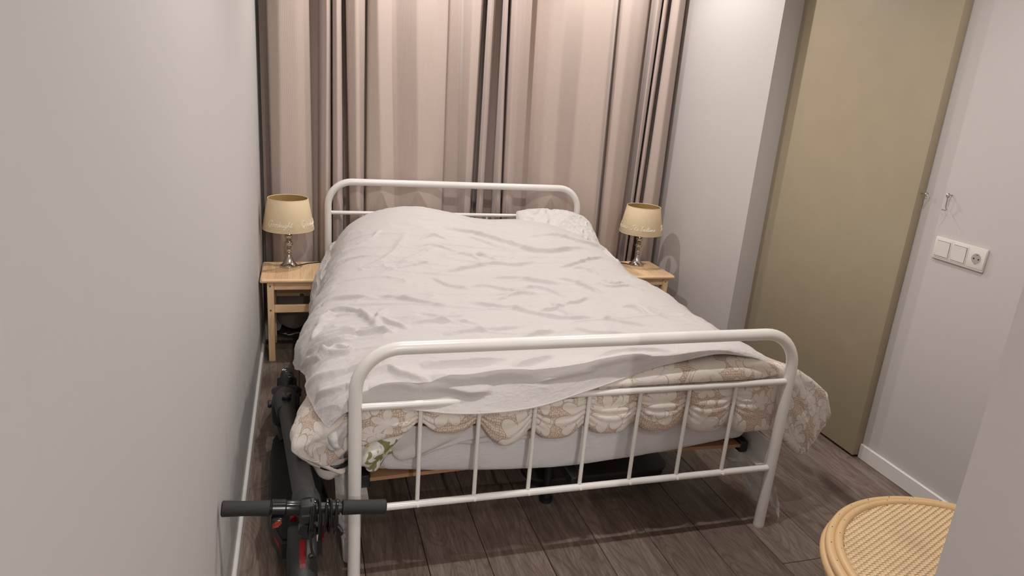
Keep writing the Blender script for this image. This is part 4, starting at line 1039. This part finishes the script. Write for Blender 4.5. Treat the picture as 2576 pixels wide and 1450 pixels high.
    for a, b, e in ((.0075, .122, -1), (.294, .408, 1)):
        pts = []; rad = []
        for i_, t in enumerate([0, .025, .06]+list(np.linspace(.14, .86, 10))+[.94, .975, 1]):
            x = a+(b-a)*t; pts.append(hb(x))
            bul = .0006*math.cos(2*PI*t)
            rad.append((.0188+bul)*(.80 if i_ in (0, 15) else 1))
        q = MB(); q.tube(pts, rad, 22); q.build('grip', M['rubber'], bar)
    q = MB(); q.tube([hb(.124), hb(.126), hb(.156), hb(.159), hb(.192), hb(.196)], [.020, .0222, .0222, .0190, .0190, .0172], 22); q.build('throttle_housing', M['black_gloss'], bar)
    p = Vector(hb(.138)); q = MB(); q.box(p.x-.017, p.x+.015, p.y-.034, p.y-.006, p.z-.036, p.z-.010, .008, 3); th = q.build('throttle_paddle', M['black_gloss'], bar)
    q = MB()
    for k, (a, b) in enumerate(((-.007, .010), (-.012, .010), (-.012, .010), (-.012, .007), (-.011, .003))):
        z = p.z-.0165-.0038*k
        y_ = p.y-.0352
        q.add([(p.x+a, y_, z-.0020), (p.x+b, y_, z+.0012), (p.x+b, y_, z+.0032), (p.x+a, y_, z)], [(0, 1, 2, 3)])
    o_ = q.build('stripe_print', M['red_stripe'], th); o_.modifiers.new('t', 'SOLIDIFY').thickness = .0006; o_['label'] = 'orange red slanted stripes'
    p = Vector(hb(.282)); q = MB(); q.tube([hb(.262), hb(.290)], .0185, 18); q.box(p.x-.016, p.x+.004, p.y-.02, p.y+.01, p.z-.05, p.z-.01, .006, 2)
    q.tube([(p.x, p.y-.012, p.z-.045), (p.x+.010, p.y-.020, p.z-.058), (p.x+.013, p.y-.03, p.z-.062)], .006, 10)
    q.build('brake_clamp', M['black'], bar)
    q = MB(); q.lathe([(0, -.008), (.006, -.008), (.0072, -.004), (.0072, .004), (.006, .008), (0, .008)], (p.x+.016, p.y-.034, p.z-.060), 14, 'y'); q.build('lever_end', M['steel'], bar)
    # small maker's lettering on the stem head
    cu = bpy.data.curves.new('lettering', 'FONT'); cu.body = 'ninebot'; cu.size = .0092; cu.extrude = .0002; cu.align_x = 'CENTER'
    t = bpy.data.objects.new('tmp', cu); COL.objects.link(t); dg = bpy.context.evaluated_depsgraph_get(); me = bpy.data.meshes.new_from_object(t.evaluated_get(dg)); bpy.data.objects.remove(t)
    me.transform(Matrix.Translation((c.x+.001, 1.5602, c.z-.004)) @ Matrix.Rotation(PI/2, 4, 'X')); og = parent_org(stm)
    me.transform(Matrix.Translation((-og[0], -og[1], -og[2]))); me.materials.clear(); me.materials.append(plain('grey_print', (.22, .20, .19), .5))
    lo = bpy.data.objects.new('lettering', me); COL.objects.link(lo); lo.parent = stm
    # cable lock wound round the bar
    L = root('cable_lock', (.272, 1.575, .33), 'black coiled cable lock wound around the scooter handlebar', 'lock')
    xs = [.2155, .2245, .236, .2555, .2645, .2805]
    for k, x in enumerate(xs):
        q = MB(); ctr = Vector(hb(x))+Vector((0, -.004, -.024)); ry, rz = .030, .0455
        q.tube([(ctr.x+.0035*math.sin(a)+(.003 if k % 2 else -.002)*math.cos(a), ctr.y+ry*math.cos(a)*1.0, ctr.z+rz*math.sin(a)) for a in np.linspace(0, 2*PI, 29)[:-1]], .0034, 8, closed=True)
        q.build('coil', M['black_gloss'], L)
    q = MB(); q.tube([tuple(p) for p in cr(np.array([(.216, 1.545, .345), (.217, 1.545, .315), (.2185, 1.548, .29), (.222, 1.55, .275)]), 16)], .0034, 8); q.build('cable_tail', M['black'], L)
    q = MB(); q.tube([(.2185+.007*math.cos(a), 1.548, .270+.009*math.sin(a)) for a in np.linspace(0, 2*PI, 17)[:-1]], .0022, 6, closed=True); q.tube([(.222, 1.55, .262), (.226, 1.552, .225)], .009, 12)
    q.build('lock_body', M['charcoal'], L)
scooter()

# ------------------------------------------------------------------ rattan stool
def rattan():
    cx, cy, z, r = 1.680, .922, .470, .343
    R = root('rattan_stool', (cx, cy, 0), 'round rattan stool with woven cane top beside the near wall', 'stool')
    def ring(rr, zz, t, name, m='rattan', seed=0):
        q = MB(); N = 96
        q.tube([(cx+(rr+.0010*math.sin(5*a+seed))*math.cos(a), cy+(rr+.0010*math.sin(5*a+seed))*math.sin(a), zz+.0006*math.sin(7*a+seed)) for a in np.linspace(0, 2*PI, N+1)[:-1]], t, 12, closed=True)
        return q.build(name, M[m], R)
    ring(r-.011, z-.012, .0118, 'rim_cane'); ring(r-.0305, z-.006, .0105, 'rim_cane', seed=1); ring(r-.004, z-.034, .012, 'rim_cane', seed=2); ring(r-.012, z-.056, .011, 'rim_cane', seed=3)
    q = MB()                                              # little nail heads in the rim
    for k in range(30):
        a = 2*PI*k/30
        for rr, zz in ((r-.011, z+.0005), (r-.030, z+.0045)):
            q.box(cx+rr*math.cos(a+.07*(rr < r-.02))-.0007, cx+rr*math.cos(a+.07*(rr < r-.02))+.0007, cy+rr*math.sin(a+.07*(rr < r-.02))-.0007, cy+rr*math.sin(a+.07*(rr < r-.02))+.0007, zz-.002, zz+.0004)
    tag(q.build('nails', M['dark'], R), kind='stuff')
    # woven cane: flat strands over and under
    ri = r-.036; pitch = .0088; n = int(ri/pitch)
    a0 = math.radians(-24); ca, sa = math.cos(a0), math.sin(a0)
    for direc in (0, 1):
        q = MB(); w = .0040 if direc else .0033
        for i in range(-n, n+1):
            c = i*pitch; half = math.sqrt(max(0, ri*ri-c*c)); m = int(half/pitch)
            if m < 1: continue
            V = []
            for j in range(-2*m, 2*m+1):
                s = j*pitch/2
                ph = (i+j//2) % 2 if j % 2 == 0 else None
                h = 0 if ph is None else (.0014 if (ph == direc) else -.0014)
                for e in (-1, 1):
                    a, b = (s, c+e*w) if direc == 0 else (c+e*w, s)
                    V.append((cx+a*ca-b*sa, cy+a*sa+b*ca, z-.004+h+.0002*direc))
            F = [(2*k, 2*k+1, 2*k+3, 2*k+2) for k in range(len(V)//2-1)]
            q.add(V, F)
        tag(q.build('cane_strands', M['weave'], R, smooth=False), kind='stuff')
    q = MB(); q.lathe([(0, z-.012), (ri+.004, z-.012), (ri+.004, z-.016), (0, z-.016)], (cx, cy, 0), 64); q.build('weave_shade_disc', plain('cane_shadow', (.20, .115, .05), .8), R)  # dark disc; the shade below the weave is put into its colour
    # lapped cane splice at the inner rim
    for k in range(4):
        a = PI/4+k*PI/2+.35; q = MB()
        pts = [(cx+(r-.03)*math.cos(a), cy+(r-.03)*math.sin(a), z-.03)]
        for t, rr in ((.30, r-.055), (.16, r-.050), (.02, r-.01)): pts.append((cx+rr*math.cos(a), cy+rr*math.sin(a), t))
        q.tube(pts, .015, 12); q.build('leg', M['rattan'], R)
        for s in (-1, 1):
            q = MB(); q.tube([tuple(p) for p in cr(np.array([(cx+(r-.045)*math.cos(a), cy+(r-.045)*math.sin(a), .22), (cx+(r-.03)*math.cos(a+s*.20), cy+(r-.03)*math.sin(a+s*.20), .34), (cx+(r-.02)*math.cos(a+s*.48), cy+(r-.02)*math.sin(a+s*.48), z-.07)]), 14)], .009, 10)
            q.build('brace', M['rattan'], R)
        q = MB()
        for zz in np.linspace(z-.085, z-.150, 9): q.tube([(pts[0][0]-.01*math.cos(a)+.0185*math.cos(b), pts[0][1]-.01*math.sin(a)+.0185*math.sin(b), zz) for b in np.linspace(0, 2*PI, 13)[:-1]], .0042, 6, closed=True)
        q.build('binding', M['rattan'], R)
    ring(r-.052, .17, .010, 'foot_ring')
rattan()

# ------------------------------------------------------------------ switch plate and hook on the right wall
def plate():
    xw = 2.530; ya, yb = 1.799, 2.017; za, zb = .934, 1.018
    R = root('switch_plate', (xw, (ya+yb)/2, (za+zb)/2), 'white triple wall plate with two light switches and one socket', 'switch')
    q = MB(); q.box(xw-.0095, xw-.0003, ya, yb, za, zb, .003, 2); q.build('frame', M['plastic_white'], R)
    for k, yc in enumerate((1.975, 1.904)):
        q = MB(); q.box(xw-.0112, xw-.009, yc-.0325, yc+.0325, .976-.0345, .976+.0345, .0015, 2); b = q.build('bezel', M['plastic_white'], R)
        q = MB(); q.prism([(.976-.028, xw-.0122), (.976+.028, xw-.0158 if k else xw-.0150), (.976+.028, xw-.010), (.976-.028, xw-.010)], yc-.0275, yc+.0275, 'z')
        q.v = [(v[1], v[2], v[0]) for v in q.v]; q.build('rocker', M['plastic_white'], b, smooth=False)
        q = MB(); q.box(xw-.0116, xw-.0108, yc-.0285, yc+.0285, .976-.0295, .976+.0295); q.build('gap', plain('painted_gap_shade', (.10, .09, .08), .6), b, smooth=False)  # dark slab; shade in the slit round the rocker, painted as colour
    yc = 1.833; s = MB(); s.box(xw-.0112, xw-.009, yc-.0325, yc+.0325, .976-.0345, .976+.0345, .0015, 2)
    so = s.build('socket_cover', M['plastic_white'], R)
    q = MB(); q.lathe([(.0215, -.0114), (.0200, -.0118), (.0192, -.0112), (.0188, -.0035)], (xw, yc, .976), 32, 'x')
    q.build('socket_rim', M['plastic_white'], so)
    q = MB(); q.lathe([(0, -.01125), (.0188, -.01125)], (xw, yc, .976), 32, 'x'); q.build('socket_well', plain('painted_well_shade', (.40, .37, .33), .5), so)  # flat disc; the recess is shaded only by its darker colour
    for dy in (-.0095, .0095):
        q = MB(); q.lathe([(0, -.0120), (.0027, -.0120), (.0027, -.011)], (xw, yc+dy, .976), 12, 'x'); q.build('pin_hole', M['dark'], so)
    for dz in (-.0165, .0165):
        q = MB(); q.box(xw-.0126, xw-.011, yc-.004, yc+.004, .976+dz-.0022, .976+dz+.0022, .0006); q.build('earth_clip', M['steel'], so)
    # gate hook hanging from its screw eye
    H = root('door_hook', (2.530, 2.003, 1.15), 'small steel hook dangling from a screw eye above the switch plate', 'hook')
    y, z = 2.003, 1.176
    q = MB(); q.tube([(2.5295, y, z), (2.516, y, z)], .002, 8); q.tube([(2.509+.0065*math.cos(a), y, z+.0065*math.sin(a)) for a in np.linspace(0, 2*PI, 17)[:-1]], .0017, 6, closed=True); q.build('screw_eye', M['steel'], H)
    q = MB(); q.tube([(2.510, y+.0065*math.cos(a), z-.004+.0055*math.sin(a)) for a in np.linspace(0, 2*PI, 17)[:-1]], .0015, 6, closed=True)
    q.tube([tuple(p) for p in cr(np.array([(2.510, y, z-.009), (2.513, y+.001, z-.03), (2.517, y+.003, z-.048), (2.517, y-.002, z-.053), (2.507, y-.006, z-.056), (2.492, y-.004, z-.053)]), 26)], .0017, 8)
    q.build('hook_rod', M['steel'], H)
plate()
